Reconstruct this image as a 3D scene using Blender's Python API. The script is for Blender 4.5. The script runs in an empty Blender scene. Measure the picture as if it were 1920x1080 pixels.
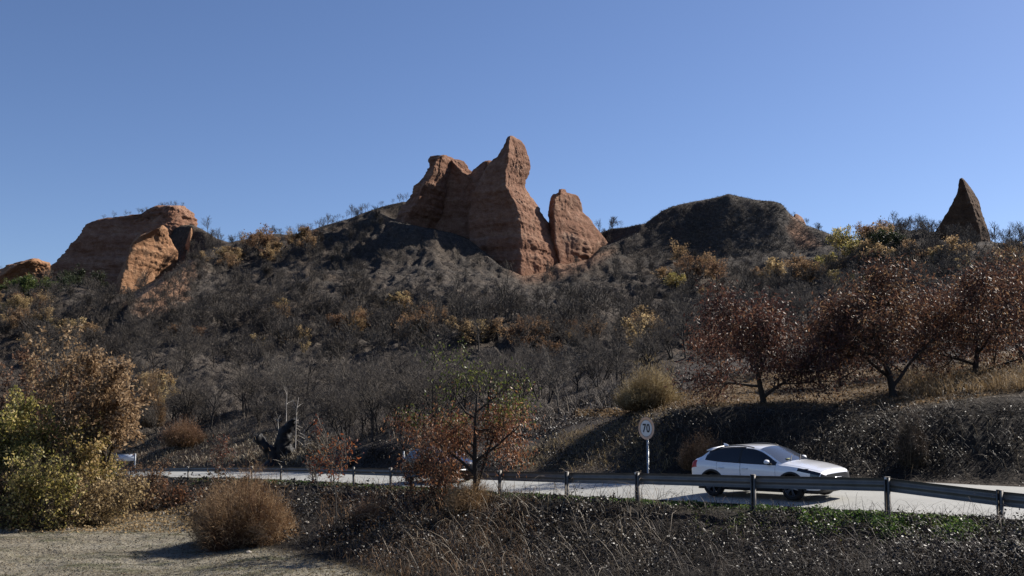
import bpy, bmesh, math, random
import numpy as np
from mathutils import Vector, Matrix

random.seed(7)
RNG = np.random.default_rng(7)
scene = bpy.context.scene
COL = scene.collection

# ------------------------------------------------------------------ camera, sky, sun, exposure
F = 1867.0                      # focal length in photo pixels (35 mm on a 36 mm wide sensor)
HZ = 740.0                      # photo row of the horizon
CAMZ = 3.1
PITCH = math.atan((HZ - 540.0) / F)
cam_d = bpy.data.cameras.new('camera')
cam_d.lens = 36.0 * F / 1920.0
cam_d.sensor_width = 36.0
cam_d.clip_start = 0.1
cam_d.clip_end = 6000
cam = bpy.data.objects.new('camera', cam_d)
COL.objects.link(cam)
cam.location = (0, 0, CAMZ)
cam.rotation_euler = (math.pi / 2 + PITCH, 0, 0)
scene.camera = cam

SUN_AZ = math.radians(56)       # clockwise from the view direction (+Y)
SUN_EL = math.radians(36)
world = bpy.data.worlds.new('World')
scene.world = world
world.use_nodes = True
wn = world.node_tree
wn.nodes.clear()
sky = wn.nodes.new('ShaderNodeTexSky')
sky.sky_type = 'NISHITA'
sky.sun_disc = False
sky.sun_elevation = SUN_EL
sky.sun_rotation = SUN_AZ
sky.altitude = 700
sky.air_density = 0.9
sky.dust_density = 0.5
sky.ozone_density = 5.0
bg = wn.nodes.new('ShaderNodeBackground')
bg.inputs['Strength'].default_value = 0.075
wo = wn.nodes.new('ShaderNodeOutputWorld')
tn = wn.nodes.new('ShaderNodeMix'); tn.data_type = 'RGBA'; tn.blend_type = 'MULTIPLY'
tn.inputs[0].default_value = 1.0; tn.inputs[7].default_value = (0.92, 0.87, 0.93, 1)     # the camera's cool, slightly violet white balance
wn.links.new(sky.outputs[0], tn.inputs[6])
wn.links.new(tn.outputs[2], bg.inputs['Color'])
wn.links.new(bg.outputs[0], wo.inputs['Surface'])

sun_d = bpy.data.lights.new('sun', 'SUN')
sun_d.energy = 5.0
sun_d.angle = math.radians(0.5)
sun_d.color = (1.0, 0.93, 0.84)
sun = bpy.data.objects.new('sun', sun_d)
COL.objects.link(sun)
sdir = Vector((math.sin(SUN_AZ) * math.cos(SUN_EL), math.cos(SUN_AZ) * math.cos(SUN_EL), math.sin(SUN_EL)))
sun.rotation_euler = sdir.to_track_quat('Z', 'Y').to_euler()
sun.location = (60, 40, 120)

vs = scene.view_settings
vs.view_transform = 'Standard'
vs.look = 'None'
vs.exposure = 0.75
vs.gamma = 1.0
vs.use_curve_mapping = False
scene.cycles.max_bounces = 6
scene.cycles.diffuse_bounces = 2
scene.cycles.transparent_max_bounces = 8

# ------------------------------------------------------------------ small helpers
def P(x, y, D):
    """photo pixel + distance along the view axis -> world point"""
    xn = (x - 960.0) / F
    v = (540.0 - y) / F
    k = math.cos(PITCH) - v * math.sin(PITCH)
    return (xn / k * D, D, CAMZ + (math.sin(PITCH) + v * math.cos(PITCH)) / k * D)

def PU(x, y):
    xn = (x - 960.0) / F
    v = (540.0 - y) / F
    return xn / (math.cos(PITCH) - v * math.sin(PITCH))

def proj(X, Y, Z):
    X = np.asarray(X, float); Y = np.asarray(Y, float); Z = np.asarray(Z, float) - CAMZ
    c, s = math.cos(PITCH), math.sin(PITCH)
    d = Y * c + Z * s
    return 960 + F * X / d, 540 - F * (Z * c - Y * s) / d

def smooth01(t):
    t = np.clip(t, 0, 1)
    return t * t * (3 - 2 * t)

def pchip(x, y, xi):
    x = np.asarray(x, float); y = np.asarray(y, float); xi = np.asarray(xi, float)
    h = np.diff(x); d = np.diff(y) / h
    m = np.zeros_like(y)
    if len(x) > 2:
        w1 = 2 * h[1:] + h[:-1]; w2 = h[1:] + 2 * h[:-1]
        ok = d[:-1] * d[1:] > 0
        with np.errstate(divide='ignore', invalid='ignore'):
            mm = (w1 + w2) / (w1 / d[:-1] + w2 / d[1:])
        m[1:-1] = np.where(ok, mm, 0)
    m[0] = d[0]; m[-1] = d[-1]
    i = np.clip(np.searchsorted(x, xi) - 1, 0, len(x) - 2)
    t = (np.clip(xi, x[0], x[-1]) - x[i]) / h[i]
    t2, t3 = t * t, t * t * t
    return (2*t3 - 3*t2 + 1)*y[i] + (t3 - 2*t2 + t)*h[i]*m[i] + (-2*t3 + 3*t2)*y[i+1] + (t3 - t2)*h[i]*m[i+1]

def _hash(i, j, k, seed):
    h = (i * 374761393 + j * 668265263 + k * 2147483647 + seed * 974634777) & 0xffffffff
    h = ((h ^ (h >> 13)) * 1274126177) & 0xffffffff
    return ((h ^ (h >> 16)) & 0xffff) / 32767.5 - 1.0

def vnoise(p, seed=0):
    p = np.asarray(p, float)
    f = np.floor(p).astype(np.int64)
    t = p - f
    t = t * t * t * (t * (t * 6 - 15) + 10)
    r = 0
    for a in (0, 1):
        wa = t[..., 0] if a else 1 - t[..., 0]
        for b in (0, 1):
            wb = t[..., 1] if b else 1 - t[..., 1]
            for c in (0, 1):
                wc = t[..., 2] if c else 1 - t[..., 2]
                r = r + wa * wb * wc * _hash(f[..., 0] + a, f[..., 1] + b, f[..., 2] + c, seed)
    return r

def fbm(p, octaves=4, seed=0, gain=0.5, ridged=False):
    p = np.asarray(p, float)
    s, amp, r = 1.0, 1.0, 0
    for o in range(octaves):
        n = vnoise(p * s + o * 17.3, seed + o)
        if ridged:
            n = 1 - 2 * np.abs(n)
        r = r + amp * n
        s *= 2.03; amp *= gain
    return r

def mesh_np(name, V, polys, mat=None, parent=None, smooth=False, tint=None, midx=None, link=True):
    """polys: list of int arrays (n,3) / (n,4)"""
    me = bpy.data.meshes.new(name)
    V = np.ascontiguousarray(V, dtype=np.float32)
    polys = [np.asarray(p, np.int32) for p in polys if len(p)]
    me.vertices.add(len(V))
    me.vertices.foreach_set('co', V.ravel())
    loops = np.concatenate([p.ravel() for p in polys])
    sizes = np.concatenate([np.full(len(p), p.shape[1], np.int32) for p in polys])
    starts = np.concatenate([[0], np.cumsum(sizes)[:-1]]).astype(np.int32)
    me.loops.add(len(loops)); me.loops.foreach_set('vertex_index', loops)
    me.polygons.add(len(sizes)); me.polygons.foreach_set('loop_start', starts)
    if smooth:
        me.polygons.foreach_set('use_smooth', np.ones(len(sizes), bool))
    if tint is not None:
        a = me.attributes.new('tint', 'FLOAT', 'POINT')
        a.data.foreach_set('value', np.ascontiguousarray(tint, np.float32))
    mats = mat if isinstance(mat, (list, tuple)) else [mat]
    for m in mats:
        if m is not None:
            me.materials.append(m)
    if midx is not None:
        me.polygons.foreach_set('material_index', np.ascontiguousarray(midx, np.int32))
    me.update(calc_edges=True)
    me.validate()
    o = bpy.data.objects.new(name, me)
    if link:
        COL.objects.link(o)
    if parent is not None:
        o.parent = parent
    return o

class MB:
    """collects vertices and faces of one mesh object"""
    def __init__(s):
        s.v, s.t, s.q, s.tn, s.n = [], [], [], [], 0
    def add(s, V, tris=None, quads=None, tint=0.5):
        V = np.asarray(V, float).reshape(-1, 3)
        if tris is not None and len(tris): s.t.append(np.asarray(tris) + s.n)
        if quads is not None and len(quads): s.q.append(np.asarray(quads) + s.n)
        s.v.append(V); s.n += len(V)
        s.tn.append(np.broadcast_to(np.asarray(tint, float), (len(V),)))
    def box(s, c, size, rot=None, bevel=0):
        x, y, z = [k / 2 for k in size]
        V = np.array([[i, j, k] for i in (-x, x) for j in (-y, y) for k in (-z, z)])
        if rot is not None: V = V @ np.array(rot).T
        s.add(V + np.array(c), quads=[[0,1,3,2],[4,6,7,5],[0,4,5,1],[2,3,7,6],[0,2,6,4],[1,5,7,3]])
    def tube(s, pts, rads, k=6, cap=True, tint=0.5):
        pts = np.asarray(pts, float); n = len(pts)
        rads = np.broadcast_to(np.asarray(rads, float), (n,))
        tg = np.gradient(pts, axis=0)
        tg /= np.linalg.norm(tg, axis=1, keepdims=True) + 1e-9
        ref = np.array([0, 0, 1.0]) if abs(tg[0, 2]) < 0.9 else np.array([1.0, 0, 0])
        a = np.cross(tg, ref); a /= np.linalg.norm(a, axis=1, keepdims=True) + 1e-9
        b = np.cross(tg, a)
        th = np.arange(k) * 2 * np.pi / k
        V = pts[:, None] + rads[:, None, None] * (a[:, None] * np.cos(th)[None, :, None] + b[:, None] * np.sin(th)[None, :, None])
        i = np.arange(n - 1)[:, None] * k; j = np.arange(k)[None]
        q = np.stack([i + j, i + (j + 1) % k, i + k + (j + 1) % k, i + k + j], -1).reshape(-1, 4)
        s.add(V, quads=q, tint=tint)
        if cap:
            for ring in (0, n - 1):
                base = s.n - n * k + ring * k
                tri = np.array([[base, base + m, base + m + 1] for m in range(1, k - 1)])
                s.t.append(tri)
    def lathe(s, prof, k=32, axis='y'):
        """prof: list of (radius, along axis)"""
        th = np.arange(k) * 2 * np.pi / k
        n = len(prof)
        V = []
        for r, h in prof:
            for t in th:
                V.append((r * math.cos(t), h, r * math.sin(t)) if axis == 'y' else (r * math.cos(t), r * math.sin(t), h))
        i = np.arange(n - 1)[:, None] * k; j = np.arange(k)[None]
        s.add(V, quads=np.stack([i + j, i + (j + 1) % k, i + k + (j + 1) % k, i + k + j], -1).reshape(-1, 4))
    def build(s, name, mat=None, parent=None, smooth=False, link=True):
        V = np.concatenate(s.v)
        polys = []
        if s.q: polys.append(np.concatenate(s.q))
        if s.t: polys.append(np.concatenate(s.t))
        return mesh_np(name, V, polys, mat, parent, smooth, np.concatenate(s.tn), link=link)

def tag(o, label=None, cat=None, group=None, kind=None):
    if label: o['label'] = label
    if cat: o['category'] = cat
    if group: o['group'] = group
    if kind: o['kind'] = kind
    return o

def empty(name, loc=(0, 0, 0), rz=0.0):
    o = bpy.data.objects.new(name, None)
    o.empty_display_size = 0.2
    o.location = loc; o.rotation_euler = (0, 0, rz)
    COL.objects.link(o)
    return o

def copy_tree(o, parent=None):
    c = o.copy(); COL.objects.link(c)
    if parent is not None: c.parent = parent
    for ch in list(o.children):
        copy_tree(ch, c)
    return c

# ------------------------------------------------------------------ materials
def new_mat(name):
    m = bpy.data.materials.new(name); m.use_nodes = True
    nt = m.node_tree
    return m, nt, nt.nodes['Principled BSDF'], nt.nodes['Material Output']

def ramp(nt, stops, fac, interp='LINEAR'):
    r = nt.nodes.new('ShaderNodeValToRGB')
    cr = r.color_ramp; cr.interpolation = interp
    while len(cr.elements) < len(stops): cr.elements.new(0.5)
    for e, (p, c) in zip(cr.elements, stops):
        e.position = p; e.color = (*c, 1)
    nt.links.new(fac, r.inputs[0])
    return r.outputs[0]

def noise(nt, scale, detail=4, rough=0.55, vec=None, dist=0.0):
    n = nt.nodes.new('ShaderNodeTexNoise')
    n.inputs['Scale'].default_value = scale
    n.inputs['Detail'].default_value = detail
    n.inputs['Roughness'].default_value = rough
    n.inputs['Distortion'].default_value = dist
    if vec is not None: nt.links.new(vec, n.inputs['Vector'])
    return n.outputs['Fac']

def pos(nt, scale=(1, 1, 1), obj=False):
    if obj:
        g = nt.nodes.new('ShaderNodeTexCoord').outputs['Object']
    else:
        g = nt.nodes.new('ShaderNodeNewGeometry').outputs['Position']
    m = nt.nodes.new('ShaderNodeMapping')
    m.inputs['Scale'].default_value = scale
    nt.links.new(g, m.inputs['Vector'])
    return m.outputs[0]

def mixc(nt, fac, a, b, mode='MIX'):
    m = nt.nodes.new('ShaderNodeMix'); m.data_type = 'RGBA'; m.blend_type = mode
    for sock, v in ((m.inputs[0], fac), (m.inputs[6], a), (m.inputs[7], b)):
        if isinstance(v, (int, float)): sock.default_value = v
        elif isinstance(v, tuple): sock.default_value = (*v, 1)
        else: nt.links.new(v, sock)
    return m.outputs[2]

def mathn(nt, op, a, b=0.0, clamp=False):
    m = nt.nodes.new('ShaderNodeMath'); m.operation = op; m.use_clamp = clamp
    for sock, v in ((m.inputs[0], a), (m.inputs[1], b)):
        if isinstance(v, (int, float)): sock.default_value = v
        else: nt.links.new(v, sock)
    return m.outputs[0]

def attr(nt, name):
    a = nt.nodes.new('ShaderNodeAttribute'); a.attribute_name = name
    return a

def bump(nt, b, height, strength=0.5, dist=0.1):
    n = nt.nodes.new('ShaderNodeBump')
    n.inputs['Strength'].default_value = strength
    n.inputs['Distance'].default_value = dist
    nt.links.new(height, n.inputs['Height'])
    nt.links.new(n.outputs[0], b.inputs['Normal'])

def simple(name, c, rough=0.6, metal=0.0, spec=0.5, var=0.0, vscale=8.0, coat=0.0, bmp=0.0):
    m, nt, b, o = new_mat(name)
    b.inputs['Roughness'].default_value = rough
    b.inputs['Metallic'].default_value = metal
    b.inputs['Specular IOR Level'].default_value = spec
    b.inputs['Coat Weight'].default_value = coat
    b.inputs['Coat Roughness'].default_value = 0.04
    n = noise(nt, vscale, 5, 0.6, pos(nt, obj=True))
    lo = tuple(k * (1 - var) for k in c); hi = tuple(min(1, k * (1 + var)) for k in c)
    nt.links.new(ramp(nt, [(0.3, lo), (0.7, hi)], n), b.inputs['Base Color'])
    if bmp: bump(nt, b, n, bmp, 0.02)
    return m

def leaf_mat(name, stops, rough=0.5, spec=0.4, trans=0.35):
    trans = min(.55, trans * 1.4)
    """colour by the per-leaf attribute; thin leaves let light through"""
    m, nt, b, o = new_mat(name)
    col = ramp(nt, stops, attr(nt, 'tint').outputs['Fac'])
    oi = nt.nodes.new('ShaderNodeObjectInfo')
    hv = nt.nodes.new('ShaderNodeHueSaturation')
    nt.links.new(col, hv.inputs['Color'])
    nt.links.new(mathn(nt, 'ADD', mathn(nt, 'MULTIPLY', oi.outputs['Random'], 0.5), 0.75), hv.inputs['Value'])
    nt.links.new(mathn(nt, 'ADD', mathn(nt, 'MULTIPLY', oi.outputs['Random'], 0.03), 0.485), hv.inputs['Hue'])
    nt.links.new(hv.outputs[0], b.inputs['Base Color'])
    b.inputs['Roughness'].default_value = rough
    b.inputs['Specular IOR Level'].default_value = spec
    if trans > 0:
        t = nt.nodes.new('ShaderNodeBsdfTranslucent')
        nt.links.new(hv.outputs[0], t.inputs['Color'])
        mx = nt.nodes.new('ShaderNodeMixShader'); mx.inputs[0].default_value = trans
        nt.links.new(b.outputs[0], mx.inputs[1]); nt.links.new(t.outputs[0], mx.inputs[2])
        nt.links.new(mx.outputs[0], o.inputs['Surface'])
    return m

def bark_mat(name, stops, rough=0.85, sc=3.0):
    m, nt, b, o = new_mat(name)
    n = noise(nt, sc, 5, 0.65, pos(nt, (1, 1, 0.35), obj=True))
    t = mathn(nt, 'ADD', mathn(nt, 'MULTIPLY', n, 0.6), mathn(nt, 'MULTIPLY', attr(nt, 'tint').outputs['Fac'], 0.45))
    nt.links.new(ramp(nt, stops, t), b.inputs['Base Color'])
    b.inputs['Roughness'].default_value = rough
    b.inputs['Specular IOR Level'].default_value = 0.25
    bump(nt, b, n, 0.6, 0.03)
    return m

M = {}
M['burnt'] = bark_mat('burnt_bark', [(0.15, (.014, .012, .011)), (0.45, (.045, .038, .032)), (0.75, (.17, .143, .115)), (1.0, (.28, .24, .19))])
M['char'] = bark_mat('charred_wood', [(0.2, (.004, .004, .0045)), (0.7, (.012, .012, .014)), (1.0, (.025, .025, .027))], 0.65)
M['grey_bark'] = bark_mat('grey_bark', [(0.2, (.06, .052, .043)), (0.6, (.15, .13, .105)), (1.0, (.26, .23, .19))])
M['brown_bark'] = bark_mat('brown_bark', [(0.2, (.022, .017, .013)), (0.6, (.06, .046, .034)), (1.0, (.13, .10, .075))])
M['pale_wood'] = bark_mat('bleached_wood', [(0.2, (.22, .20, .17)), (0.6, (.36, .33, .29)), (1.0, (.5, .47, .42))])
M['scorched'] = leaf_mat('scorched_leaves', [(0, (0.12, 0.0744, 0.045)), (.45, (0.252, 0.1584, 0.09)), (.8, (0.348, 0.228, 0.125)), (1, (0.456, 0.324, 0.2))], .8, .05, .3)
M['tan_leaf'] = leaf_mat('tan_leaves', [(0, (0.14, 0.098, 0.0555)), (.4, (0.294, 0.203, 0.105)), (.75, (0.434, 0.308, 0.165)), (1, (0.588, 0.448, 0.27))], .7, .15, .35)
M['olive_leaf'] = leaf_mat('yellow_green_leaves', [(0, (0.087, 0.0868, 0.0288)), (.4, (0.232, 0.203, 0.0544)), (.75, (0.3915, 0.301, 0.104)), (1, (0.551, 0.406, 0.192))], .5, .35, .35)
M['green_leaf'] = leaf_mat('green_leaves', [(0, (.02, .035, .012)), (.5, (.06, .085, .022)), (.85, (.13, .15, .04)), (1, (.20, .20, .06))], .5, .35, .35)
M['dark_green'] = leaf_mat('dark_green_leaves', [(0, (.01, .016, .008)), (.6, (.03, .043, .018)), (1, (.075, .085, .03))], .55, .3, .25)
M['lime_leaf'] = leaf_mat('lime_leaves', [(0, (.05, .07, .018)), (.6, (.12, .15, .032)), (1, (.22, .23, .06))], .45, .3, .3)
M['rust_leaf'] = leaf_mat('rust_leaves', [(0, (0.088, 0.035, 0.0204)), (.45, (0.224, 0.091, 0.0442)), (.8, (0.352, 0.161, 0.0714)), (1, (0.512, 0.2975, 0.153))], .5, .3, .22)
M['orange_leaf'] = leaf_mat('orange_leaves', [(0, (.13, .035, .018)), (.5, (.26, .085, .03)), (1, (.36, .17, .06))], .5, .3, .4)
M['wine_leaf'] = leaf_mat('dark_red_leaves', [(0, (0.0352, 0.01925, 0.0153)), (.5, (0.0992, 0.049, 0.034)), (.82, (0.168, 0.0805, 0.051)), (1, (0.32, 0.1925, 0.102))], .55, .25, .22)
M['twig_brown'] = leaf_mat('brown_twigs', [(0, (0.0945, 0.054, 0.0304)), (.5, (0.2565, 0.15, 0.08)), (1, (0.459, 0.315, 0.192))], .7, .15, .15)
M['twig_grey'] = leaf_mat('grey_twigs', [(0, (.034, .029, .024)), (.5, (.105, .087, .068)), (1, (.26, .215, .165))], .75, .15, 0)
M['cane'] = leaf_mat('dead_canes', [(0, (.03, .022, .016)), (.5, (.10, .075, .05)), (1, (.30, .24, .17))], .6, .3, .1)
M['litter'] = leaf_mat('dead_leaf_litter', [(0, (.007, .006, .005)), (.5, (.022, .018, .014)), (.8, (.065, .05, .034)), (1, (.24, .19, .13))], .5, .35, .1)
M['straw'] = leaf_mat('straw_grass', [(0, (.10, .068, .034)), (.5, (.20, .14, .072)), (1, (.34, .255, .15))], .65, .2, .3)
M['weed'] = leaf_mat('weed_leaves', [(0, (.025, .05, .012)), (.6, (.07, .12, .025)), (1, (.16, .21, .05))], .45, .35, .35)


# ------------------------------------------------------------------ road line
RN = [(1920, 975, 22.4), (1860, 970, 23.2), (1680, 960, 25.2), (1405, 946, 27.5), (1207, 936, 30), (1050, 928, 33),
      (927, 922, 36.5), (823, 915, 40), (738, 910, 44), (662, 906, 48.5), (590, 902, 53.5), (530, 899.5, 58), (470, 897.5, 63),
      (411, 896, 68.5), (352, 895, 74), (298, 894.2, 80), (240, 893.6, 87), (180, 893.2, 95), (100, 893, 106), (0, 893, 120)]
rn = np.array([P(*r) for r in RN])
d0 = rn[0] - rn[2]; d0 /= np.linalg.norm(d0)
pre = [rn[0] + d0 * s + np.array([0, 0.012 * s * 0, 0]) for s in (60, 40, 25, 14, 6)]
d1 = rn[-1] - rn[-3]; d1 /= np.linalg.norm(d1)
post = [rn[-1] + d1 * s for s in (15, 40)]
rn = np.array(pre + list(rn) + post)
s_ = np.concatenate([[0], np.cumsum(np.linalg.norm(np.diff(rn[:, :2], axis=0), axis=1))])
# smooth the line
ss = np.arange(0, s_[-1], 0.75)
line = np.stack([pchip(s_, rn[:, k], ss) for k in range(3)], 1)
ker = np.hanning(19); ker /= ker.sum()
pad = np.concatenate([line[:1] + (line[:1] - line[1:10][::-1]), line, line[-1:] + (line[-1:] - line[-10:-1][::-1])])
line = np.stack([np.convolve(pad[:, k], ker, 'valid') for k in range(3)], 1)
tan = np.gradient(line, axis=0); tan[:, 2] = 0
tan /= np.linalg.norm(tan, axis=1, keepdims=True)
far_n = np.stack([tan[:, 1], -tan[:, 0], 0 * tan[:, 0]], 1)      # away from the camera
if far_n[len(far_n) // 2, 1] < 0: far_n = -far_n
ROADW = 7.0
CROSS = 0.03
def road_pt(i, off, dz=0.0):
    return line[i] + far_n[i] * off + np.array([0, 0, CROSS * off + dz])
line_d = np.concatenate([[0], np.cumsum(np.linalg.norm(np.diff(line, axis=0), axis=1))])
rf = np.array([road_pt(i, ROADW) for i in range(len(line))])
xl, _y = proj(line[:, 0], np.maximum(line[:, 1], 1), line[:, 2])
def road_at_x(x):
    """index of the road line seen at photo column x"""
    ok = line[:, 1] > 18
    return int(np.argmin(np.abs(np.where(ok, xl, 1e9) - x)))
def road_D(x, off):
    """distance at which the column x crosses the line at the given offset across the road"""
    u = PU(x, 890)
    p = line + far_n * off
    uu = p[:, 0] / np.maximum(p[:, 1], 5)
    i = int(np.argmin(np.abs(np.where(p[:, 1] > 16, uu, 1e9) - u)))
    return p[i, 1], line[i, 2] + CROSS * off

# ------------------------------------------------------------------ terrain: control lines given as (photo column, photo row, distance)
xs0 = [-250, 0, 150, 300, 450, 600, 750, 900, 1050, 1200, 1350, 1500, 1650, 1800, 1920, 2150]
def curve(rows, xs=xs0):
    out = []
    for x, (y, D) in zip(xs, rows):
        X, Y, Z = P(x, y, D)
        out.append((X / Y, Y, Z))
    return np.array(sorted(out))
def worldcurve(fn):
    out = []
    for x in range(-200, 2200, 50):
        D, z = fn(x)
        out.append((PU(x, 890), D, z))
    return np.array(sorted(out))

SKYX = [-250, -100, 0, 60, 90, 120, 150, 200, 240, 270, 310, 340, 360, 380, 405, 430, 455, 480, 520, 550, 600, 650, 700, 755, 800, 900, 1000, 1060,
        1128, 1150, 1180, 1210, 1240, 1270, 1300, 1330, 1365, 1390, 1410, 1450, 1465, 1480, 1510, 1545, 1580, 1640, 1700, 1800, 1920, 2150]
SKYY = [505, 500, 505, 515, 520, 520, 510, 490, 470, 455, 440, 425, 424, 432, 447, 457, 452, 447, 440, 443, 428, 413, 394, 378, 384, 410, 434, 440,
        437, 431, 427, 421, 398, 386, 379, 373, 364, 370, 375, 378, 384, 403, 424, 437, 452, 468, 480, 490, 490, 500]
SKYD = [450] * 7 + [440] * 6 + [440, 440, 440, 435, 430, 425, 420, 410, 405, 400, 395, 395, 395, 395, 400,
        420, 440, 450, 460, 470, 475, 480, 480, 480, 480, 480, 480, 480, 480, 475, 470, 460, 450, 450, 450, 450, 450]

curves = []
curves.append(np.array([(-1.2, 3, 1.45), (1.2, 3, 1.45)]))
curves.append(np.array([(-1.2, 8, -0.6), (1.2, 8, -0.6)]))
curves.append(np.array([(-1.2, 13, -2.6), (-0.2, 13, -2.3), (0.2, 13, -1.7), (1.2, 13, -0.9)]))
curves.append(curve(list(zip([1125, 1120, 1118, 1112, 1104, 1098, 1094, 1092, 1088, 1086, 1084, 1084, 1084, 1084, 1084, 1084],
                             [28, 28, 28, 28, 27, 26, 25, 24.5, 24, 23, 21.5, 20.5, 19, 17, 15.5, 13]))))
curves.append(curve(list(zip([975, 978, 985, 1000, 1010, 1035, 1050, 1050, 1045, 1040, 1040, 1040, 1040, 1040, 1040, 1040],
                             [47, 47, 46, 42, 38, 33, 29.5, 28, 26.8, 25.2, 23.8, 22.4, 21, 19, 17.5, 15]))))
def c_rn(x):
    D, z = road_D(x, -0.9); return D, z - 0.10
def c_rn2(x):
    D, z = road_D(x, -2.2); return D, z - 0.55
def c_rf(x):
    D, z = road_D(x, ROADW + 0.5); return D, z - 0.02
curves.append(worldcurve(c_rn))
curves.append(worldcurve(c_rf))
# top of the cut bank beyond the road
BT = {-250: (858, 6), 0: (862, 6), 150: (864, 5), 300: (866, 4), 450: (862, 3.5), 560: (852, 3), 650: (845, 2.6), 750: (846, 2.4), 860: (850, 2.4),
      950: (850, 5), 1000: (842, 7), 1050: (818, 8.5), 1130: (797, 9), 1200: (781, 8), 1260: (769, 6.5), 1350: (766, 5),
      1500: (772, 5), 1650: (772, 5), 1800: (754, 5), 1920: (745, 5), 2150: (735, 5)}
bt = []
for x, (y, dd) in BT.items():
    D, z = road_D(x, ROADW + 0.5)
    X, Y, Z = P(x, y, D + dd)
    bt.append((X / Y, Y, Z))
curves.append(np.array(sorted(bt)))
curves.append(curve(list(zip([835, 838, 842, 842, 830, 806, 795, 792, 786, 745, 733, 728, 718, 695, 676, 660],
                             [150, 142, 128, 116, 104, 92, 82, 76, 70, 64, 60, 58, 57, 56, 56, 56]))))
curves.append(curve(list(zip([740, 735, 725, 715, 715, 712, 710, 708, 705, 690, 660, 640, 622, 605, 592, 580],
                             [190, 185, 180, 170, 165, 160, 155, 152, 150, 145, 140, 135, 130, 126, 124, 120]))))
curves.append(curve(list(zip([640, 640, 645, 640, 640, 630, 620, 600, 600, 605, 590, 570, 540, 520, 515, 510],
                             [260, 255, 250, 245, 240, 235, 232, 230, 230, 230, 230, 225, 215, 205, 200, 200]))))
curves.append(curve(list(zip([575, 572, 570, 560, 545, 540, 548, 548, 548, 548, 545, 520, 446, 436, 470, 480],
                             [330, 325, 320, 318, 316, 312, 318, 328, 328, 318, 315, 310, 300, 296, 290, 290]))))
curves.append(curve(list(zip(SKYY, SKYD)), SKYX))
sk = curves[-1]
back = sk.copy(); back[:, 1] += 160; back[:, 2] = back[:, 2] * 0.35 - 10
curves.append(back)
fl = sk.copy(); fl[:, 1] = 3200; fl[:, 2] = -40
curves.append(fl)

NU = 800
UMAX = 0.72
ug = np.linspace(-UMAX, UMAX, NU)
Dg = np.concatenate([np.geomspace(4, 120, 280)[:-1], np.geomspace(120, 520, 300)[:-1], np.geomspace(520, 3200, 30)])
ND = len(Dg)
CD = np.stack([np.interp(ug, c[:, 0], c[:, 1]) for c in curves])
CZ = np.stack([np.interp(ug, c[:, 0], c[:, 2]) for c in curves])
for i in range(1, len(CD)):
    CD[i] = np.maximum(CD[i], CD[i - 1] + 0.6)
Zg = np.empty((ND, NU))
for j in range(NU):
    Zg[:, j] = pchip(CD[:, j], CZ[:, j], Dg)
Xg = Dg[:, None] * ug[None]
Yg = np.repeat(Dg[:, None], NU, 1)

def spur(path, h, w, sharp=1.0):
    """a rib that runs down the slope: path of (photo column, photo row, distance)"""
    pts = np.array([P(*p) for p in path])
    o = np.argsort(pts[:, 1]); pts = pts[o]
    cx = np.interp(Dg, pts[:, 1], pts[:, 0])
    hh = np.broadcast_to(np.asarray(h, float), (len(pts),))[o]
    ww = np.broadcast_to(np.asarray(w, float), (len(pts),))[o]
    hI = np.interp(Dg, pts[:, 1], hh, left=0, right=0); wI = np.interp(Dg, pts[:, 1], ww)
    fade = smooth01((Dg - pts[0, 1] + 12) / 40) * smooth01((pts[-1, 1] + 25 - Dg) / 30)
    hI = np.interp(Dg, pts[:, 1], hh) * fade
    wob = 3.5 * vnoise(np.stack([Dg * 0.05, 0 * Dg, 0 * Dg + h if np.isscalar(h) else 0 * Dg], -1), 5)
    d = np.abs(Xg - cx[:, None] - wob[:, None]) / wI[:, None]
    t = np.clip(1 - d, 0, 1)
    return hI[:, None] * (t ** 1.15) * sharp

Zs = np.zeros_like(Zg)
Zs += spur([(350, 470, 410), (300, 540, 340), (240, 600, 290), (180, 660, 240)], [0, 6, 11, 9], [30, 34, 36, 34])
Zs += spur([(830, 470, 350), (820, 540, 290), (800, 610, 230)], [9, 10, 6], [36, 42, 40])
Zs += spur([(1365, 366, 478), (1350, 430, 420), (1335, 490, 370)], [2, 15, 18], [70, 75, 60])
Zs += spur([(1490, 420, 462), (1480, 470, 410), (1470, 520, 370)], [0, 5, 6], [30, 36, 36])
Zs += spur([(1150, 430, 440), (1130, 480, 390), (1110, 540, 330)], [0, 4, 7], [32, 36, 36])
Zs += spur([(640, 430, 400), (600, 500, 340), (540, 570, 270), (500, 640, 220)], [0, 4, 7, 5], [30, 34, 34, 30])
Zs += spur([(1000, 590, 240), (980, 640, 190), (960, 690, 160)], [5, 6, 3], [24, 28, 26])
Zg = Zg + Zs

# roughness: gullies and hummocks grow with the distance from the road
def zone_weights():
    far = smooth01((Dg[:, None] - 95) / 60) * smooth01((900 - Dg[:, None]) / 300) * np.ones_like(Xg)
    return far
FAR = zone_weights()
Pn = np.stack([Xg, Yg, 0 * Xg], -1)
SKYD_u = np.interp(ug, sk[:, 0], sk[:, 1])
near_sky = np.exp(-((Yg - SKYD_u[None]) / 25.0) ** 2)
HILLQ = 1 - 0.72 * smooth01((Xg / Yg - 0.10) / 0.03) * smooth01((0.345 - Xg / Yg) / 0.03) * smooth01((Yg - 330) / 40)
rough = FAR * HILLQ * (1.2 * fbm(Pn * [0.035, 0.014, 0], 3, 11, ridged=True) - 0.8 + 0.6 * fbm(Pn * [0.13, 0.09, 0], 3, 21, ridged=True) + 0.55 * fbm(Pn * [0.42, 0.3, 0], 3, 31) + 0.3 * fbm(Pn * [1.1, 0.7, 0], 2, 35) + 0.5 * fbm(Pn * [0.22, 0.17, 0], 3, 37, ridged=True)) + FAR * (1 - HILLQ) * 0.9 * fbm(Pn * [0.28, 0.8, 0], 3, 39)
Zg = Zg + rough * (1 - 0.75 * near_sky)
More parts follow.
